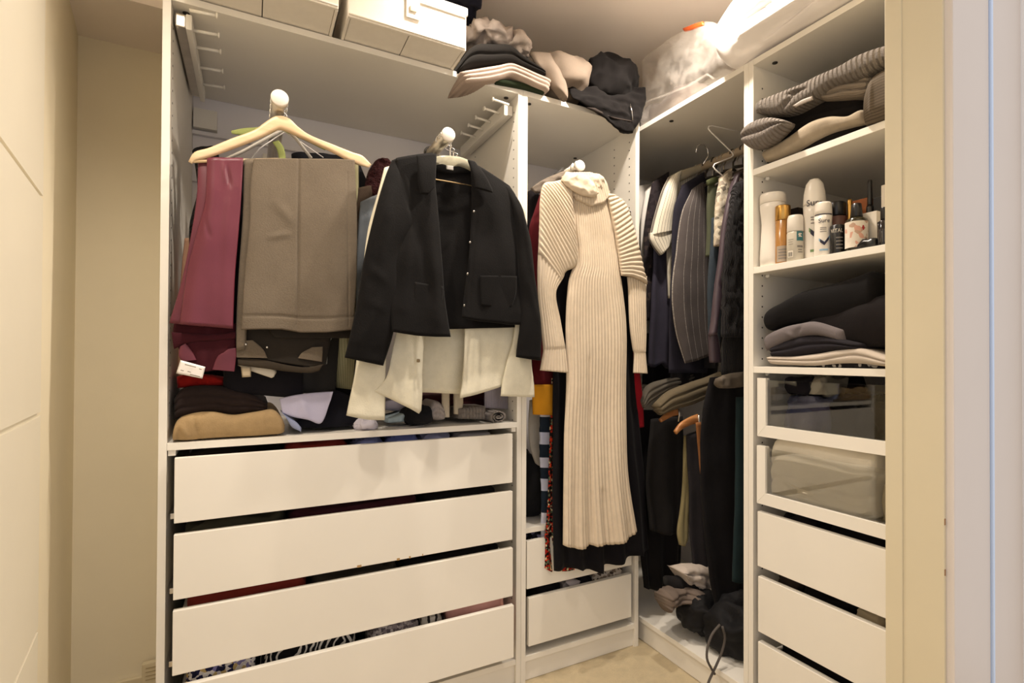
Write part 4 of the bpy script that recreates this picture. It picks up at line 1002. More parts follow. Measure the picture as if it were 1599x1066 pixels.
loft('body', [(1124, 56, 1125, 88), (1134, 26, 1143, 106), (1156, -6, 1162, 96), (1185, -34, 1186, 76), (1225, -50, 1224, 54), (1270, -74, 1268, 30), (1330, -100, 1322, -2), (1400, -130, 1390, -40)], SACK, X=FX-.012, t=.045, back=.33, parent=wb, nu=34, nv=60, crumple=(5, .006), floor=TZ,
     creases=((1165, 84, 1310, -10, 4, -.022), (1175, 62, 1275, 2, 5, .020), (1195, 66, 1330, -20, 3.5, .018), (1160, 50, 1230, 0, 5, -.014)))

# ------------------------------------------------------------------ corner wardrobe: the crowded rail
def rail_hook(parent, Y, X=.815, z=1.890, drop=.075, mat=CHROME, wire=.0017):
    pts = []
    r = .0165
    for k in range(13):
        a = math.radians(190-(215)*k/12)
        pts.append((X+r*math.cos(a), Y, z+r*math.sin(a)))
    pts += [(X+.006, Y, z-r*1.5), (X, Y, z-r*2), (X, Y, z-drop)]
    return tube('hook', spline(pts, 32), wire, mat, parent, 6, 'wire hook')
HGB = plastic('dark_hanger_plastic', '#3a322b', .5)
def hanger3(label, Y, mat, spread=.15, drop=.085, tilt=.075):
    t = thing('clothes_hanger', label, 'hanger', (.815, Y, 1.89-drop))
    z = 1.89-drop
    tube('shoulder_bar', spline([(.815-spread, Y, z-tilt), (.815-.05, Y, z-.012), (.815, Y, z), (.815+.05, Y, z-.012), (.815+spread, Y, z-tilt)], 16), .005, mat, t)
    rail_hook(t, Y, drop=drop)
    return t
WG = fab('#bdb8b2', var=.05); DP = fab('#2a2427', 'floral', ws=60, cols=['#221d20', '#2c2629', '#3d3330', '#221d20', '#2a2428'])
SH = fab('#d2cab8', 'stripe', pitch=.016, duty=.14, c2='#77706a'); NV = fab('#36333f', var=.12); PIN = fab('#4b4544', 'stripe', pitch=.036, duty=.05, c2='#a39c95', dash=1)
def gar(name, label, cat, Y, pieces, mat, hook=True, **k):
    t = thing(name, label, cat, (.80, Y, 1.0))
    for nm, rows, kw in pieces:
        kk = dict(t=.014, nu=18, nv=40); kk.update(k); kk.update(kw)
        m_ = kk.pop('mat', mat); dy = kk.pop('dY', 0)
        loft(nm, rows, m_, Y=Y+dy, parent=t, **kk)
    if hook: hanger3('dark hanger holding the %s on the corner rail' % hook, Y+.004, HGB)
    return t
gar('shirt', 'pale grey shirt at the far left end of the corner rail', 'shirt', .15, [('body', [(998, 290, 1022, 288), (996, 320, 1025, 320), (996, 420, 1025, 420), (997, 520, 1025, 520)], {})], WG, 'pale grey shirt')
gar('shirt', 'white shirt next to the pale grey one at the left of the corner rail', 'shirt', .10, [('body', [(1008, 300, 1022, 284), (1001, 345, 1024, 330), (1002, 420, 1024, 420), (1003, 500, 1024, 500)], {})], fab('#d5d0ca', var=.04), 'white shirt')
gar('blouse', 'dark flower patterned blouse left of the striped shirt', 'blouse', .06, [('body', [(1018, 285, 1044, 268), (1010, 330, 1046, 320), (1005, 380, 1046, 380), (1005, 440, 1046, 440), (1010, 500, 1046, 500)], {})], DP, 'dark patterned blouse', folds=((1.2, .002, .006),))
gar('shirt', 'navy shirt with two hem points below the striped shirt', 'shirt', .035, [('body', [(1024, 330, 1060, 320), (1018, 420, 1060, 420), (1012, 520, 1060, 520), (1010, 574, 1052, 576)], dict(folds=((2, .002, .010, .6),), bottom=[(1010, 570), (1022, 574), (1032, 566), (1040, 575), (1052, 576)]))], NV, 'navy shirt')
gar('shirt', 'white pinstriped short sleeved shirt on the corner rail', 'shirt', .0, [
    ('body', [(1050, 290, 1085, 262), (1040, 340, 1085, 330), (1040, 400, 1085, 400), (1042, 465, 1085, 470)], dict(dY=.01)),
    ('sleeve', [(1046, 276, 1062, 266), (1034, 300, 1056, 298), (1022, 340, 1050, 336), (1015, 368, 1048, 362)], dict(t=.026, dY=-.012)),
    ('sleeve_cuff', [(1014, 364, 1048, 358), (1014, 374, 1049, 368), (1020, 386, 1049, 372), (1030, 399, 1044, 382)], dict(t=.018, dY=-.014, nu=14, nv=14)),
    ('collar', [(1046, 275, 1060, 284), (1070, 264, 1078, 276), (1092, 258, 1098, 266), (1106, 256, 1108, 260)], dict(t=.012, dY=-.01, nu=10, nv=24, mat=fab('#b3a993')))], SH, 'striped shirt')
gar('jacket', 'dark navy jacket tucked behind the grey pinstripe one', 'jacket', -.075, [('body', [(1064, 290, 1100, 268), (1052, 330, 1104, 320), (1048, 420, 1106, 420), (1045, 520, 1106, 520), (1045, 582, 1106, 582)], dict(folds=((1.2, .001, .006),)))], fab('#24222c'), 'dark navy jacket')
gar('jacket', 'charcoal grey jacket with white pinstripes on the corner rail', 'jacket', -.115, [
    ('sleeve', [(1080, 296, 1098, 284, -.01, .010), (1066, 330, 1102, 318, 0, .020), (1055, 400, 1104, 390, .002, .024), (1049, 450, 1107, 440, .004, .024), (1052, 500, 1108, 490, .004, .022), (1060, 540, 1109, 525, .004, .020), (1067, 567, 1111, 551, .006, .016)], dict(nu=26, nv=50, bottom=[(1067, 567), (1085, 562), (1100, 556), (1111, 551)], creases=((1056, 430, 1070, 540, 6, .005), (1095, 330, 1100, 520, 6, .003)))),
    ('body', [(1090, 286, 1112, 280), (1094, 330, 1116, 330), (1098, 420, 1116, 420), (1100, 520, 1116, 520), (1100, 575, 1116, 575)], dict(dY=.03, mat=fab('#2b292b')))], PIN, 'pinstripe jacket')
gar('top', 'olive green top right of the pinstripe jacket', 'top', -.20, [('body', [(1106, 284, 1126, 278), (1104, 320, 1126, 318), (1105, 360, 1124, 360), (1103, 400, 1116, 400)], dict(nu=12)), ('neckband', [(1104, 281, 1106, 290), (1116, 276, 1117, 287), (1128, 276, 1128, 286)], dict(dY=-.014, t=.006, nu=8, nv=14, mat=fab('#4c5136')))], fab('#4a4d3c'), 'olive top')
gar('shirt', 'slate blue denim shirt below the olive top', 'shirt', -.235, [('body', [(1112, 340, 1130, 335), (1108, 400, 1128, 400), (1105, 460, 1126, 460), (1108, 540, 1124, 540)], dict(nu=12))], fab('#333b43', var=.14), 'denim shirt')
gar('blouse', 'beige printed blouse between the olive top and the purple satin', 'blouse', -.265, [('body', [(1124, 280, 1142, 262), (1118, 310, 1142, 305), (1116, 350, 1140, 350), (1116, 384, 1136, 384)], dict(nu=14, crumple=(30, .003)))], fab('#b5a894', 'floral', ws=70, cols=['#b5a894', '#c9bfac', '#93887a', '#b5a894', '#7c7468']), 'printed blouse')
gar('blouse', 'mauve satin blouse beside the black knit at the right of the rail', 'blouse', -.31, [('sleeve', [(1146, 276, 1153, 268), (1132, 330, 1146, 330), (1124, 390, 1138, 386), (1119, 430, 1132, 430), (1114, 470, 1127, 464), (1112, 500, 1120, 495), (1108, 524, 1118, 522)], dict(nu=14, creases=((1120, 440, 1127, 465, 2, -.005),))), ('cuff', [(1108, 520, 1118, 518), (1108, 538, 1124, 540), (1110, 566, 1126, 566)], dict(nu=12, nv=12, dY=.01))], satin('#453940'), 'mauve blouse')
gar('cardigan', 'black chunky knit cardigan at the right end of the corner rail', 'cardigan', -.365, [('sleeve', [(1148, 290, 1160, 280), (1139, 330, 1164, 330), (1131, 390, 1165, 390), (1128, 470, 1165, 470), (1127, 526, 1165, 526)], dict(crumple=(45, .005), nu=24, t=.02)), ('body', [(1150, 290, 1164, 288), (1136, 400, 1168, 400), (1130, 500, 1168, 500), (1126, 585, 1168, 585)], dict(dY=.035))], fab('#1c191c', 'knit', ks=70, bs=1, bd=.006, spec=.35), 'black cardigan')
gar('garment', 'dark garment filling the back of the corner rail', 'garment', .22, [('body', [(1004, 318, 1120, 300), (1002, 420, 1130, 420), (1002, 600, 1130, 600)], dict(folds=((5, .004, .012),), nu=40, t=.03))], fab('#1a181b'), 'dark garment')
gar('garment', 'black garment showing below the pinstripe jacket', 'garment', -.03, [('body', [(1056, 380, 1130, 380), (1050, 520, 1130, 520), (1046, 604, 1120, 590)], dict(folds=((3, .003, .008),), nu=28))], fab('#19171a'), 'black garment')
wh = thing('clothes_hanger', 'empty white wire hanger hooked sideways on the rail', 'hanger', (.62, -.27, 1.9))
px_tube('wire', [(1158, 206), (1140, 202.5), (1112, 196.5), (1107, 197.5), (1106, 201), (1110, 206), (1144, 239), (1145, 243), (1141, 246), (1116, 256), (1113.5, 260), (1117, 265), (1136, 280)], -.27, .0022, WIRE, wh)
wh = thing('clothes_hanger', 'small chrome hook of a hanger left of the empty wire hanger', 'hanger', (.70, -.12, 1.85))
px_tube('hook', [(1087, 238), (1088, 229), (1093, 225), (1100, 226), (1105, 233), (1106, 244), (1098, 256)], -.12, .0022, CHROME, wh)
rng = random.Random(4)
for k in range(15):
    y = .34-k*.048
    t = thing('clothes_hanger', 'dark hanger hook bunched on the corner rail, %s counted from the far end' % ('first', 'second', 'third', 'fourth', 'fifth', 'sixth', 'seventh', 'eighth', 'ninth', 'tenth', 'eleventh', 'twelfth', 'thirteenth', 'fourteenth', 'fifteenth')[k], 'hanger', (.815, y, 1.83), 'bunched dark hanger hooks on the corner rail')
    rail_hook(t, y+.01, drop=.06, mat=(DARK, STEEL, HGB)[k % 3], wire=.0036)
    tube('shoulder_bar', [(.815-.05, y+.01, 1.815), (.815, y+.01, 1.83), (.815+.06, y+.01, 1.815)], .006, DARK, t)

# lower half of the corner wardrobe
V, Fc = tube_data([(.815, .480, .955), (.815, -.480, .955)], .0125, 14)
emit('clothes_rail', V, Fc, STEEL, corner.root, 'lower metal hanging rail')
OL = fab('#5d5342', var=.08); GRY = fab('#5f5950', var=.1)
L('trousers', 'grey trousers folded over a hanger in the lower corner wardrobe', 'trousers', [(999, 625, 1003, 637), (1010, 602, 1012, 630), (1035, 592, 1040, 612), (1062, 586, 1066, 604), (1084, 580, 1086, 592)], GRY, Y=-.02, t=.02, back=None, nu=18, nv=30, layers=(3, .006))
L('trousers', 'olive trousers folded above the wooden hangers', 'trousers', [(1022, 630, 1030, 648), (1044, 610, 1050, 640), (1076, 597, 1084, 630), (1104, 588, 1110, 616), (1124, 580, 1124, 596)], OL, Y=-.13, t=.025, nu=20, nv=34, layers=(3, .007))
L('garment', 'taupe sheer garment bunched at the right of the olive trousers', 'garment', [(1120, 590, 1124, 606), (1136, 583, 1140, 606), (1158, 580, 1158, 604)], fab('#5f564c'), Y=-.34, t=.02, nu=14, nv=20, crumple=(26, .006))
OAK = wood('orange_beech', '#9a6236', '#bb8350', .4)
for lb, pts, Y in (('left', [(1030, 654, 1032, 659), (1038, 646, 1040, 655), (1048, 640, 1050, 650), (1058, 636, 1059, 648)], -.10), ('right', [(1053, 672, 1056, 678), (1062, 660, 1065, 670), (1076, 651, 1078, 664), (1089, 646, 1090, 660)], -.16)):
    t = group_at('clothes_hanger', 'orange wooden hanger end below the olive trousers, %s of the two' % lb, 'hanger', pts[2][0], pts[2][1], Y=Y)
    loft('shoulder_bar', pts, OAK, Y=Y, t=.008, parent=t, nu=10, nv=16, nz=None)
    q = pts[3]
    px_tube('clip', [(q[0]+2, q[1]+2), (q[0]+3, q[1]+12), (q[0]+1, q[1]+22)], Y-.012, .004, STEEL, t)
L('trousers', 'brown trouser leg hanging from the right orange hanger', 'trousers', [(1086, 660, 1094, 658), (1090, 700, 1097, 700), (1094, 740, 1097, 740)], fab('#8b5b36'), Y=-.17, t=.006, nu=8, nv=16)
BK1, BK2, BK3 = fab('#141213', var=.15), fab('#161414', var=.15), fab('#110f11', var=.15)
L('skirt', 'long black skirt hanging at the left of the corner wardrobe', 'skirt', [(998, 640, 1060, 640), (996, 760, 1066, 760), (998, 860, 1064, 860), (1004, 919, 1060, 914)], BK1, Y=.04, t=.02, nu=36, folds=((3, .003, .012, .4),), bottom=[(1004, 916), (1016, 919), (1035, 921), (1049, 916), (1060, 912)])
L('skirt', 'shorter black skirt in front of the long one on the left', 'skirt', [(1016, 655, 1066, 650), (1008, 740, 1070, 740), (1012, 832, 1064, 830)], BK2, Y=-.05, t=.02, nu=30, folds=((2.5, .003, .010, .9),), bottom=[(1012, 826), (1030, 832), (1048, 833), (1064, 830)])
L('trousers', 'khaki trouser leg showing between the black garments', 'trousers', [(1068, 680, 1082, 680), (1066, 750, 1080, 750), (1062, 800, 1076, 800), (1057, 832, 1074, 838), (1060, 850, 1068, 852)], fab('#857a58'), Y=-.11, t=.010, nu=12, creases=((1070, 760, 1066, 845, 2, -.004),))
L('trousers', 'charcoal trousers between the khaki leg and the big black garment', 'trousers', [(1072, 680, 1100, 670), (1076, 760, 1104, 760), (1078, 830, 1108, 830), (1082, 880, 1112, 890)], fab('#272427', var=.12), Y=-.15, t=.014, folds=((1.5, .002, .006),))
L('dress', 'long black dress filling the right of the corner wardrobe', 'dress', [(1108, 590, 1160, 585), (1096, 645, 1166, 640), (1093, 750, 1166, 750), (1099, 845, 1166, 845), (1108, 916, 1166, 920), (1122, 981, 1168, 986)], BK3, Y=-.27, t=.022, nu=36, nv=50, folds=((2, .004, .012, 1.0),), bottom=[(1122, 980), (1140, 984), (1168, 986)])
L('trousers', 'dark teal trousers beside the right panel of the corner wardrobe', 'trousers', [(1150, 620, 1168, 620), (1149, 760, 1168, 760), (1146, 850, 1168, 850), (1144, 908, 1168, 912)], fab('#1b2a2d'), Y=-.345, t=.012, nu=12)
L('garment', 'white crumpled garment on the pile under the long black dress', 'garment', [(1052, 886, 1056, 892), (1062, 880, 1066, 910), (1080, 878, 1088, 920), (1100, 880, 1104, 930), (1124, 890, 1122, 936)], fab('#bfb2a6', var=.06), Y=-.14, t=.045, nu=24, nv=34, crumple=(16, .014), layers=(3, .006))
L('garment', 'taupe garment below the white crumpled one on the pile', 'garment', [(1034, 920, 1035, 952), (1052, 918, 1050, 944), (1075, 916, 1074, 938), (1098, 922, 1094, 945), (1124, 940, 1124, 962)], fab('#6f6259', var=.1), Y=-.17, t=.045, nu=24, nv=34, crumple=(18, .014), layers=(3, .006))
L('garment', 'black garment between the white and the taupe ones on the pile', 'garment', [(1046, 900, 1046, 922), (1070, 900, 1070, 925), (1100, 915, 1100, 940), (1124, 930, 1124, 952)], fab('#1a1819'), Y=-.145, t=.03, nu=16, nv=24, crumple=(18, .01))
bgz = .094
p = at(1098, 985, Z=bgz+.10)
bg = thing('bag', 'black shoulder bag with a grey strap at the bottom of the corner wardrobe', 'bag', (float(p[0]), float(p[1]), bgz))
LEA = fab('#121113', spec=.22, rough=.7)
p1 = at(1118, 1000, Y=-.30); p2 = at(1080, 962, Y=-.20)
heap('body', (float(p1[0])+.12, -.33, bgz+.08), (.135, .11, .085), LEA, bg, crumple=(10, .022), zmin=bgz, n=(50, 30))
heap('flap', (float(p2[0])+.05, -.20, bgz+.09), (.060, .08, .055), LEA, bg, crumple=(14, .018), zmin=bgz)
STR = fab('#5a5450')
for nm, pts in (('strap', [(1124, 975), (1112, 990), (1105, 1010), (1104, 1028), (1110, 1042), (1116, 1052)]), ('strap', [(1128, 978), (1132, 995), (1128, 1015), (1120, 1035), (1112, 1052), (1106, 1066), (1104, 1080)])):
    px_tube(nm, spline(pts, 18).tolist(), -.385, .0040, STR, bg, label='grey strap')

# ------------------------------------------------------------------ shelf wardrobe: clothes stacks
RIBG = fab('#8a8178', 'knit', ks=24, kd='Y', uv=1, bs=1, bd=.010, var=.08)
RIBG2 = fab('#9a9088', 'knit', ks=26, kd='Y', uv=1, bs=1, bd=.010, var=.08)
def X4(name, label, cat, rows, mat, dx=.02, **k):
    k.setdefault('nu', 22); k.setdefault('nv', 44)
    return L(name, label, cat, rows, mat, X=FX+dx, **k)
sw = group_at('sweater', 'grey ribbed sweater on top of the stack on the uppermost shelf', 'sweater', 1270, 170, X=FX)
loft('body', [(1182, 165, 1183, 177), (1194, 156, 1196, 179), (1226, 141, 1228, 177), (1254, 130, 1256, 165), (1278, 119, 1276, 154), (1302, 110, 1304, 136), (1322, 101, 1326, 130), (1347, 87, 1350, 122), (1384, 73, 1386, 102), (1420, 68, 1420, 96)], RIBG, X=FX+.0, t=.022, back=.30, floor=1.6768, parent=sw, nu=26, nv=70, nz=(9, .006), creases=((1250, 142, 1225, 172, 3, -.010), (1232, 150, 1265, 140, 3, -.008)))
loft('cuff', [(1161, 212, 1164, 224), (1168, 199, 1172, 231), (1180, 190, 1184, 232), (1200, 184, 1206, 222), (1220, 186, 1224, 206), (1234, 191, 1233, 196)], RIBG2, X=FX-.025, t=.024, back=.022, parent=sw, nu=24, nv=40, layers=(2, .009), nz=(9, .003))
loft('care_tag', [(1238, 165, 1242, 168), (1252, 156, 1256, 162), (1268, 150, 1270, 156)], paint('pale_tag', '#8a7e72', .6), X=FX-.028, t=.001, parent=sw, nu=4, nv=8, nz=None, label='pale label in the neck')
X4('folded_garment', 'black folded garment under the grey ribbed sweater', 'garment', [(1200, 178, 1204, 238), (1230, 172, 1236, 214), (1270, 150, 1270, 196), (1310, 135, 1310, 190), (1355, 122, 1352, 182)], fab('#191513'), dx=.05, t=.014, back=.25, layers=(3, .006), nz=(12, .005), floor=1.6768)
X4('sweater', 'taupe knit sweater folded at the right below the grey ribbed one', 'sweater', [(1284, 140, 1286, 157), (1300, 130, 1302, 157), (1325, 122, 1326, 155), (1350, 118, 1350, 152), (1366, 120, 1362, 146)], fab('#82776a', 'knit', ks=60, bs=.6), dx=.022, t=.020, back=.25, layers=(3, .008), nz=(14, .004), floor=1.6768)
X4('sweater', 'pale beige folded sweater at the bottom of the uppermost stack', 'sweater', [(1189, 240, 1195, 252), (1204, 230, 1208, 250), (1234, 213, 1238, 238), (1268, 190, 1270, 220), (1296, 182, 1298, 207), (1326, 182, 1330, 198), (1346, 172, 1348, 194), (1357, 175, 1356, 190)], fab('#9d907d', vs=40), dx=.012, t=.020, back=.28, nu=24, nv=56, nz=(9, .005), floor=1.6768)
X4('folded_garment', 'thin black garment lying directly on the uppermost shelf', 'garment', [(1196, 250, 1198, 256), (1236, 237, 1240, 241), (1276, 217, 1280, 227), (1330, 198, 1330, 208), (1366, 188, 1366, 194)], fab('#191614'), dx=.03, t=.008, back=.26, nu=10, floor=1.6768)
X4('jeans', 'brown grey corduroy garment at the right end of the uppermost stack', 'trousers', [(1355, 150, 1352, 196), (1362, 126, 1360, 194), (1374, 114, 1374, 190), (1392, 106, 1392, 184), (1415, 104, 1415, 178)], fab('#5c5246', 'stripe', pitch=.007, duty=.35, c2='#4b4239'), dx=.0, t=.022, back=.25, creases=((1362, 180, 1392, 172, 2, -.003), (1368, 130, 1366, 180, 3, .003)), floor=1.6768)

X4('folded_garment', 'black folded jumper on top of the middle shelf stack', 'garment', [(1196, 500, 1200, 510), (1204, 484, 1208, 516), (1224, 472, 1228, 507), (1258, 455, 1262, 502), (1311, 441, 1306, 500), (1345, 429, 1340, 490), (1362, 424, 1362, 480), (1371, 434, 1368, 466)], fab('#0f0d0e', var=.2), dx=.03, t=.022, back=.3, nz=(9, .007), nv=54, floor=1.0778)
X4('folded_garment', 'charcoal folded garment at the right of the middle shelf stack', 'garment', [(1262, 502, 1266, 526), (1290, 488, 1292, 528), (1330, 476, 1330, 538), (1368, 464, 1366, 541), (1390, 458, 1388, 535), (1410, 452, 1410, 530)], fab('#191516', var=.15), dx=.034, t=.022, back=.28, nz=(9, .006), floor=1.0778)
X4('folded_garment', 'grey folded t-shirt below the black jumper', 'garment', [(1193, 530, 1196, 547), (1200, 522, 1206, 545), (1228, 510, 1232, 532), (1250, 505, 1252, 526), (1275, 502, 1280, 524), (1320, 515, 1320, 535)], fab('#6a6364', var=.06), dx=.014, t=.018, back=.28, nz=(12, .005), creases=((1236, 520, 1246, 530, 3, .006), (1255, 510, 1248, 524, 3, -.006)), floor=1.0778)
X4('folded_garment', 'dark slate folded garment between the grey t-shirt and the white one', 'garment', [(1203, 544, 1206, 557), (1230, 532, 1232, 558), (1262, 524, 1264, 554), (1300, 526, 1304, 548), (1350, 536, 1350, 546)], fab('#242126', var=.12), dx=.02, t=.018, back=.28, layers=(2, .005), nz=(10, .004), floor=1.0778)
X4('folded_garment', 'white folded garment at the bottom of the middle shelf stack', 'garment', [(1196, 558, 1200, 563), (1206, 556, 1206, 568), (1240, 556, 1240, 570), (1276, 552, 1276, 571), (1311, 546, 1314, 568), (1340, 543, 1345, 568), (1386, 556, 1386, 572), (1402, 560, 1402, 573)], fab('#b9ada0', var=.05), dx=.010, t=.012, back=.28, layers=(2, .004), nz=(14, .005), nv=54, floor=1.0778)
X4('folded_garment', 'black lace trimmed garment under the white folded one', 'garment', [(1270, 569, 1274, 573), (1300, 566, 1300, 574), (1350, 566, 1350, 575), (1392, 568, 1392, 576)], fab('#141214', 'floral', ws=120, cols=['#141214', '#141214', '#1d1b1d', '#8a857f', '#141214']), dx=.014, t=.008, back=.2, nu=10, floor=1.0778)

# behind the glass fronts and in the plain drawers
def f4(nm, lb, cat, y0, y1, z0, z1, mat, dep=.3, cr=(14, .014), first=.042, pw=8):
    c = (FX+first+dep/2, (y0+y1)/2, (z0+z1)/2)
    o = heap(nm, c, (dep/2-cr[1]*.4, abs(y1-y0)/2-cr[1]*.5, (z1-z0)/2), mat, crumple=cr, zmin=z0, pw=pw); tag(o, lb, cat); return o
f4('garment', 'blue grey garment behind the upper glass drawer front', 'garment', -.575, -.72, .892, .985, fab('#50526a', var=.12))
f4('garment', 'black garment in the upper glass drawer beside the blue grey one', 'garment', -.73, -.83, .892, .985, fab('#141213'))
f4('garment', 'dark brown garment at the right in the upper glass drawer', 'garment', -.835, -.955, .892, .985, fab('#2a2420'))
f4('garment', 'black garment lying over the blue grey one in the upper glass drawer', 'garment', -.58, -.66, .995, 1.035, fab('#232026'), first=.05)
f4('garment', 'pale cap shaped garment on top in the upper glass drawer', 'garment', -.655, -.70, 1.0, 1.045, fab('#9a9283'), dep=.14, first=.06)
X4('folded_garment', 'cream folded cotton garment filling the lower glass drawer', 'garment', [(1205, 706, 1207, 776), (1216, 684, 1216, 778), (1250, 680, 1248, 786), (1300, 686, 1300, 803), (1345, 696, 1345, 815), (1372, 702, 1370, 808)], fab('#ddd4c1', var=.05), dx=.034, t=.016, back=.26, nz=(7, .006), layers=(3, .005), nu=34, creases=((1210, 735, 1290, 780, 5, .006), (1230, 770, 1330, 765, 4, .006), (1225, 750, 1260, 790, 4, -.005)))
f4('garment', 'cream ruffled garment at the right in the lower glass drawer', 'garment', -.872, -.955, .692, .800, fab('#b3a78f', var=.08), cr=(34, .012))
f4('garment', 'white folded edge at the left bottom of the lower glass drawer', 'garment', -.572, -.62, .692, .712, fab('#cfc6b6'), dep=.1, first=.022, cr=(30, .004))
f4('garment', 'black garments at the left of the first plain drawer below the glass ones', 'garment', -.56, -.70, .505, .652, fab('#221f22', var=.2))
f4('garment', 'black garments at the right of the first plain drawer below the glass ones', 'garment', -.705, -.955, .505, .650, fab('#161415'))
f4('garment', 'dark brown garment at the left of the second plain drawer on the right', 'garment', -.56, -.635, .311, .457, fab('#3a302b'))
f4('garment', 'black garment in the middle of the second plain drawer on the right', 'garment', -.64, -.80, .311, .456, fab('#151314'))
f4('garment', 'cream rolled garment in the second plain drawer on the right', 'garment', -.805, -.872, .311, .466, fab('#bfb094'), cr=(24, .010))
f4('garment', 'second cream rolled garment at the far right of the second plain drawer', 'garment', -.876, -.955, .311, .472, fab('#cbbd9f'), cr=(24, .010))
f4('garment', 'black garments in the lowest plain drawer on the right', 'garment', -.56, -.955, .117, .262, fab('#161415'))

# ------------------------------------------------------------------ toiletries on the second shelf
TS = 1.3775
def spot_of(uL, uR, vtop, gap=.006):
    """stand a round thing on the shelf so that it fills uL..uR: x, y, radius, height"""
    um = (uL+uR)/2; X = FX+.03
    for _ in range(6):
        p = at(um, 395, X=X); r = (uR-uL)/2*depth_of(p)/CAM_F*.97; X = FX+gap+r
    p = at(um, 395, X=X); q = at(um, vtop, X=X)
    return float(p[0]), float(p[1]), r, float(q[2])-TS
def facing(x, y): return math.atan2(CAM_C[1]-y, CAM_C[0]-x)
def letters(text, x, y, r, z, size, mat, parent, turn=0, squash=1.0, name='lettering', tilt=False):
    """raised print wrapped round a bottle"""
    cu = bpy.data.curves.new('text', 'FONT'); cu.body = text; cu.size = size; cu.align_x = 'CENTER'; cu.extrude = 0.0; cu.resolution_u = 3
    tmp = bpy.data.objects.new('text_tmp', cu); COL.objects.link(tmp)
    me = bpy.data.meshes.new_from_object(tmp)
    bpy.data.objects.remove(tmp); bpy.data.curves.remove(cu)
    a0 = facing(x, y)+turn
    V = []
    for v in me.vertices:
        px_, pz_ = v.co.x*squash, v.co.y
        if tilt: px_, pz_ = -pz_, px_
        a = a0+px_/r
        V.append((x+(r+.0006)*math.cos(a), y+(r+.0006)*math.sin(a), z+pz_))
    Fc = [list(p.vertices) for p in me.polygons]
    bpy.data.meshes.remove(me)
    return emit(name, V, Fc, mat, parent, smooth=False)
def patch(name, x, y, r, poly, mat, parent, turn=0, lift=.0005, label=None, n=10):
    """a printed shape wrapped round a bottle; poly: list of strips (z0,w0)->... given as rows (z, a_left, a_right)"""
    a0 = facing(x, y)+turn; V, Fc = [], []
    for z, al, ar in poly:
        for k in range(n+1):
            a = a0+(al+(ar-al)*k/n)
            V.append((x+(r+lift)*math.cos(a), y+(r+lift)*math.sin(a), z))
    for i in range(len(poly)-1):
        for k in range(n): Fc.append([i*(n+1)+k, i*(n+1)+k+1, (i+1)*(n+1)+k+1, (i+1)*(n+1)+k])
    return emit(name, V, Fc, mat, parent, label)
def check_mark(x, y, r, z, w, h, th, mat, parent, turn=0, name='tick'):
    """broad tick: two arms meeting at the bottom"""
    a0 = facing(x, y)+turn; V, Fc = [], []
    pts = [(-w, h*.62), (0, 0), (w, h)]
    for (xa, za), (xb, zb) in zip(pts[:-1], pts[1:]):
        b = len(V)
        for k in range(7):
            q = k/6; px_ = xa+(xb-xa)*q; pz_ = za+(zb-za)*q
            for e in (0, 1):
                a = a0+px_/r
                V.append((x+(r+.0007)*math.cos(a), y+(r+.0007)*math.sin(a), z+pz_+e*th))
        Fc += [[b+2*k, b+2*k+2, b+2*k+3, b+2*k+1] for k in range(6)]
    return emit(name, V, Fc, mat, parent, smooth=False)
PW = paint('white_bottle_plastic', '#e4ddd2', .3, .008); INKP = paint('navy_ink', '#1d1c35', .5); BLKP = plastic('black_plastic', '#141213', .3)
REDI = paint('red_ink', '#a3262a', .5); GLD = metal('gold_cap', '#c99d58', .28); TEAL = paint('teal_ink', '#2f6a70', .5); LBL = paint('ivory_label', '#d9d0c1', .6)
GRN = paint('green_ink', '#6f8a5a', .5); SKY = paint('sky_ink', '#8fb4cf', .5); GRYI = paint('grey_ink', '#77716c', .6)
def bottle(label, x, y, cat='bottle', name='bottle', group=None): return thing(name, label, cat, (x, y, TS), group)
# 1 white lotion bottle
x, y, r, h = spot_of(1187, 1227, 304)
t = bottle('white waisted lotion bottle at the left end of the toiletry shelf', x, y)
lathe('body', (x, y, TS), [(r*.9, 0), (r*.98, .004), (r, h*.12), (r*.93, h*.35), (r*.86, h*.58), (r*.92, h*.70), (r*.99, h*.80), (r*.99, h*.86)], PW, t, 32)
lathe('cap', (x, y, TS), [(r*.97, h*.866), (r*1.0, h*.87), (r*1.0, h*.97), (r*.95, h), (r*.2, h*1.003)], PW, t, 32)
letters('L2', x, y, r*.93, TS+h*.72, h*.09, INKP, t, .45)
patch('red_print', x, y, r*.95, [(TS+h*.38, .50, .75), (TS+h*.42, .42, .82), (TS+h*.46, .55, .70), (TS+h*.50, .44, .80), (TS+h*.54, .55, .75)], REDI, t, lift=.0012)
patch('red_dot', x, y, r, [(TS+h*.21, .58, .66), (TS+h*.225, .54, .70), (TS+h*.24, .58, .66)], REDI, t, lift=.0006)
# 2 gold capped amber bottle
x, y, r, h = spot_of(1211, 1234, 322, .012)
t = bottle('slim amber bottle with a gold cap beside the white lotion bottle', x, y)
lathe('body', (x, y, TS), [(r*.95, 0), (r, .003), (r, h*.74), (r*.9, h*.745)], plastic('amber_bottle', '#a06f35', .25), t, 24)
lathe('cap', (x, y, TS), [(r*.98, h*.75), (r*1.02, h*.755), (r*1.02, h*.985), (r*.97, h)], GLD, t, 24)
patch('label', x, y, r, [(TS+h*.03, -.9, 1.0), (TS+h*.30, -.9, 1.0)], paint('taupe_label', '#a79683', .6), t)
for k in range(4): patch('print_line', x, y, r, [(TS+h*(.08+.05*k), -.6, .6), (TS+h*(.095+.05*k), -.6, .6)], GRYI, t, lift=.0009)
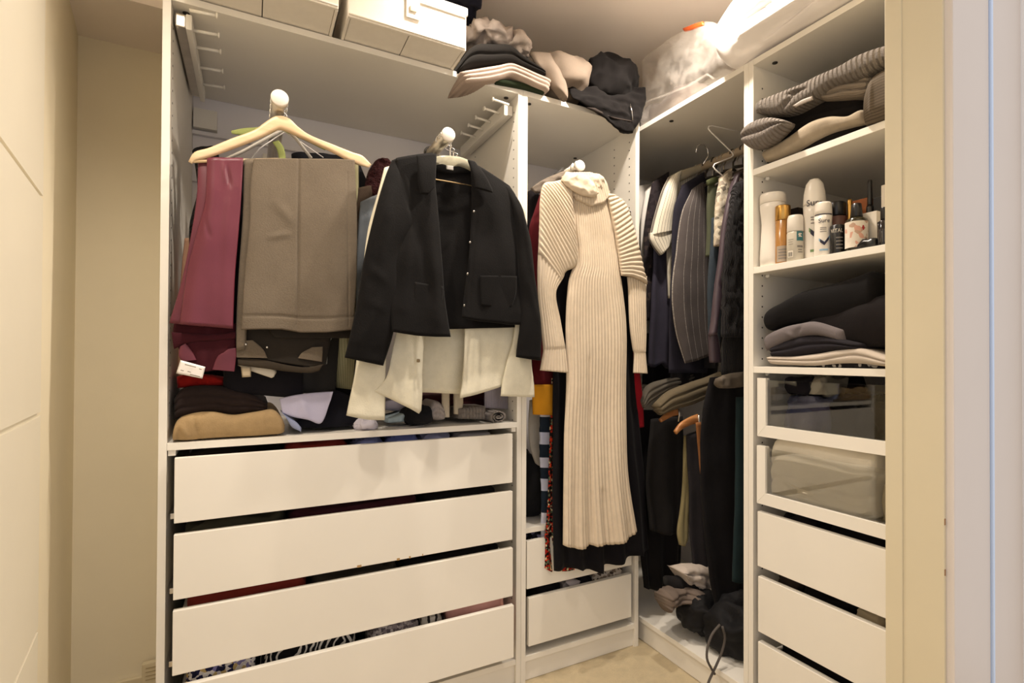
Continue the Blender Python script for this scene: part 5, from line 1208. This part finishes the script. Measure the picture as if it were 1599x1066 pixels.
# 3 roll-on
x, y, r, h = spot_of(1229, 1255, 336, .004)
t = bottle('short white roll-on deodorant with a teal square label', x, y)
lathe('body', (x, y, TS), [(r*.92, 0), (r, .003), (r, h*.60), (r*.93, h*.63)], paint('frosted_body', '#bcb4a4', .25, .01), t, 28)
lathe('cap', (x, y, TS), [(r*.96, h*.635), (r*.98, h*.64), (r*.94, h*.92), (r*.82, h*.985), (r*.3, h)], PW, t, 28)
patch('teal_square', x, y, r, [(TS+h*.42, .15, 1.0), (TS+h*.62, .15, 1.0)], TEAL, t, lift=.0006)
patch('teal_square_print', x, y, r, [(TS+h*.50, .30, .80), (TS+h*.52, .42, .72), (TS+h*.54, .30, .55), (TS+h*.56, .35, .75), (TS+h*.58, .35, .75)], LBL, t, lift=.0009)
for z0, z1, a, b in ((.28, .32, .2, .9), (.22, .24, .3, .8), (.17, .19, .3, .9), (.45, .46, -.9, -.2), (.40, .41, -.9, -.3), (.35, .36, -.9, -.25)): patch('print_line', x, y, r, [(TS+h*z0, a, b), (TS+h*z1, a, b)], GRYI, t, lift=.0006)
patch('barcode_label', x, y, r, [(TS+h*.08, -.95, -.25), (TS+h*.22, -.95, -.25)], LBL, t, lift=.0006)
for k in range(5): patch('barcode_bar', x, y, r, [(TS+h*.10, -.85+.11*k, -.80+.11*k), (TS+h*.19, -.85+.11*k, -.80+.11*k)], BLKP, t, lift=.0009, n=2)
# 4, 5 the two spray deodorants
def spray(label, uL, uR, vtop, gap, tall):
    x, y, r, h = spot_of(uL, uR, vtop, gap)
    t = bottle(label, x, y, 'deodorant', 'deodorant')
    if tall: pr = [(r*.88, 0), (r*.93, .004), (r*.93, h*.30), (r*.92, h*.42), (r*.96, h*.55), (r*1.0, h*.66)]; cp = [(r*1.0, h*.668), (r*1.0, h*.70), (r*.93, h*.82), (r*.75, h*.93), (r*.45, h*.985), (r*.1, h)]
    else: pr = [(r*.97, 0), (r, .004), (r, h*.35), (r*.95, h*.52), (r*.95, h*.64), (r*1.0, h*.74)]; cp = [(r*.99, h*.748), (r*.97, h*.84), (r*.93, h*.95), (r*.85, h*.985), (r*.3, h*1.0)]
    lathe('body', (x, y, TS), pr, PW, t, 32); lathe('cap', (x, y, TS), cp, PW, t, 32)
    rr = np.interp
    R_ = lambda z: float(np.interp(z, [q[1] for q in pr+cp], [q[0] for q in pr+cp]))
    zt = h*(.645 if tall else .60)
    letters('Sure', x, y, R_(zt+.01)+.0004, TS+zt, h*(.105 if tall else .11), INKP, t, 0 if tall else .12)
    zc = h*(.265 if tall else .20); w = r*.52
    check_mark(x, y, R_(zc+.01)+.0005, TS+zc, w*1.15, h*.115, h*.050, SKY if not tall else GRN, t, .12, 'pale_tick')
    check_mark(x, y, R_(zc+.01)+.0012, TS+zc-h*.018, w*.9, h*.10, h*.060, INKP, t, .12)
    for z0 in (.50, .47, .43): patch('print_line', x, y, R_(h*z0), [(TS+h*z0, -.35, .35), (TS+h*(z0+.012), -.35, .35)], GRYI, t, lift=.0008)
    patch('base_print', x, y, R_(h*.1), [(TS+h*.09, -.4, .5), (TS+h*.12, -.4, .5)], SKY if not tall else GRN, t, lift=.0008)
    if not tall: patch('cap_line', x, y, R_(h*.76), [(TS+h*.745, -1.1, 1.1), (TS+h*.76, -1.1, 1.1)], INKP, t, lift=.0008)
spray('tall white spray deodorant with a rounded cap and navy tick', 1255, 1289, 279, .030, True)
spray('shorter white spray deodorant in front of the tall one', 1272, 1299, 316, .003, False)
# 6 black tube with white print, dark jar behind
x, y, r, h = spot_of(1297, 1319, 352, .010)
t = bottle('black tube with white capital letters right of the spray deodorants', x, y)
lathe('body', (x, y, TS), [(r*.97, 0), (r, .003), (r, h*.97), (r*.9, h)], BLKP, t, 24)
letters('VITAL', x, y, r, TS+h*.72, h*.19, LBL, t, -.12, .8)
for k in range(4): patch('print_line', x, y, r, [(TS+h*(.16+.12*k), -.2, .7), (TS+h*(.20+.12*k), -.2, .7)], GRYI, t, lift=.0008)
x, y, r, h = spot_of(1293, 1320, 317, .060)
t = bottle('dark jar with a pinkish band and black lid behind the black tube', x, y, 'jar', 'jar')
lathe('body', (x, y, TS), [(r*.95, 0), (r, .003), (r, h*.74), (r*.9, h*.75)], paint('rose_jar', '#6a4a44', .3), t, 24)
lathe('lid', (x, y, TS), [(r*1.0, h*.755), (r*1.03, h*.76), (r*1.03, h*.98), (r*.95, h)], BLKP, t, 24)
# 7 dropper bottle with white label
x, y, r, h = spot_of(1321, 1354, 318, .006)
t = bottle('dark bottle with black cap and white flower printed label', x, y)
lathe('body', (x, y, TS), [(r*.96, 0), (r, .003), (r, h*.60), (r*.93, h*.66), (r*.6, h*.70), (r*.5, h*.71)], plastic('olive_glass', '#2b2616', .15), t, 28)
lathe('cap', (x, y, TS), [(r*.52, h*.715), (r*.55, h*.72), (r*.48, h*.9), (r*.42, h*.99), (r*.35, h)], BLKP, t, 20)
patch('label', x, y, r, [(TS+h*.06, -1.35, 1.35), (TS+h*.60, -1.35, 1.35)], fab('#d6cdbf', 'floral', ws=90, cols=['#d9d0c2', '#d6cdbf', '#cf9f8c', '#d9d0c2', '#dcd3c6', '#b89a86']), t, lift=.0007, n=20)
patch('leaf_print', x, y, r, [(TS+h*.40, .55, .62), (TS+h*.45, .45, .72), (TS+h*.50, .52, .62)], REDI, t, lift=.0012)
# 8 thin gold tube, 11 tall black bottle
x, y, r, h = spot_of(1323, 1331, 311, .085)
t = bottle('thin gold tube standing behind the flower labelled bottle', x, y, 'tube', 'tube')
lathe('body', (x, y, TS), [(r, 0), (r, h*.55), (r*.9, h*.56)], BLKP, t, 16); lathe('cap', (x, y, TS), [(r*.98, h*.565), (r, h*.57), (r*.95, h*.97), (r*.7, h)], GLD, t, 16)
x, y, r, h = spot_of(1353, 1364, 281, .095)
t = bottle('tall slim black bottle behind the green striped white box', x, y)
lathe('body', (x, y, TS), [(r, 0), (r, h*.62), (r*.8, h*.66)], BLKP, t, 20); lathe('cap', (x, y, TS), [(r*.7, h*.665), (r*.72, h*.67), (r*.62, h*.98), (r*.5, h)], BLKP, t, 20)
# boxes
def carton(label, uL, uR, vtop, gap, dep, mat, strip=None, band=(.18, .27)):
    X = FX+gap
    pl, pr, pt = at(uL, 380, X=X), at(uR, 380, X=X), at((uL+uR)/2, vtop, X=X)
    y0, y1, z1 = float(pr[1]), float(pl[1]), float(pt[2])
    t = thing('carton', label, 'box', (X+dep/2, (y0+y1)/2, TS))
    box('body', (X, X+dep, y0, y1, TS+.0003, z1), mat, t, .0015)
    if strip: box('colour_band', (X-.0008, X+.0005, y0+.001, y1-.001, TS+(z1-TS)*band[0], TS+(z1-TS)*band[1]), strip, t, .0002)
    return t, X, y0, y1, z1
carton('small white carton with a green band behind the dark bottles', 1346, 1369, 331, .050, .045, LBL, GRN, (.20, .30))
carton('orange carton behind the flower labelled bottle', 1329, 1356, 311, .125, .04, paint('orange_card', '#9a5420', .6), None)
carton('black carton behind the green banded white one', 1363, 1381, 307, .105, .05, paint('black_card', '#191717', .5), None)
carton('tall white carton at the right end of the toiletry shelf', 1376, 1402, 286, .075, .06, LBL, None)
carton('black box deep behind the white lotion bottle', 1232, 1246, 325, .12, .05, paint('brown_card', '#2a201b', .6), None)
x, y, r, h = spot_of(1371, 1390, 324, .010)
t = bottle('dark glass bottle with a ribbed base at the right end of the toiletry shelf', x, y)
lathe('body', (x, y, TS), [(r*.97, 0), (r, .003), (r, h*.62), (r*.55, h*.68)], plastic('black_glass', '#1b1819', .12), t, 24)
lathe('cap', (x, y, TS), [(r*.5, h*.69), (r*.55, h*.70), (r*.55, h*.98), (r*.5, h)], BLKP, t, 20)
for k in range(6): patch('rib', x, y, r, [(TS+h*.08, -.75+.26*k, -.66+.26*k), (TS+h*.42, -.75+.26*k, -.66+.26*k)], paint('grey_rib', '#55504d', .3), t, lift=.0012, n=2)
p = at(1356, 382, X=FX+.025)
heap('hair_clip', (float(p[0]), float(p[1]), TS+.011), (.016, .026, .011), BLKP, crumple=(70, .004), zmin=TS, n=(24, 14)); tag(LAST[0], 'small black hair clip lying in front of the cartons', 'hair clip')
p = at(1320, 300, X=FX+.26)
heap('pouch', (FX+.27, float(p[1]), TS+.075), (.06, .12, .075), fab('#6b3d34'), crumple=(14, .012), zmin=TS); tag(LAST[0], 'reddish brown cloth pouch deep on the toiletry shelf', 'pouch')
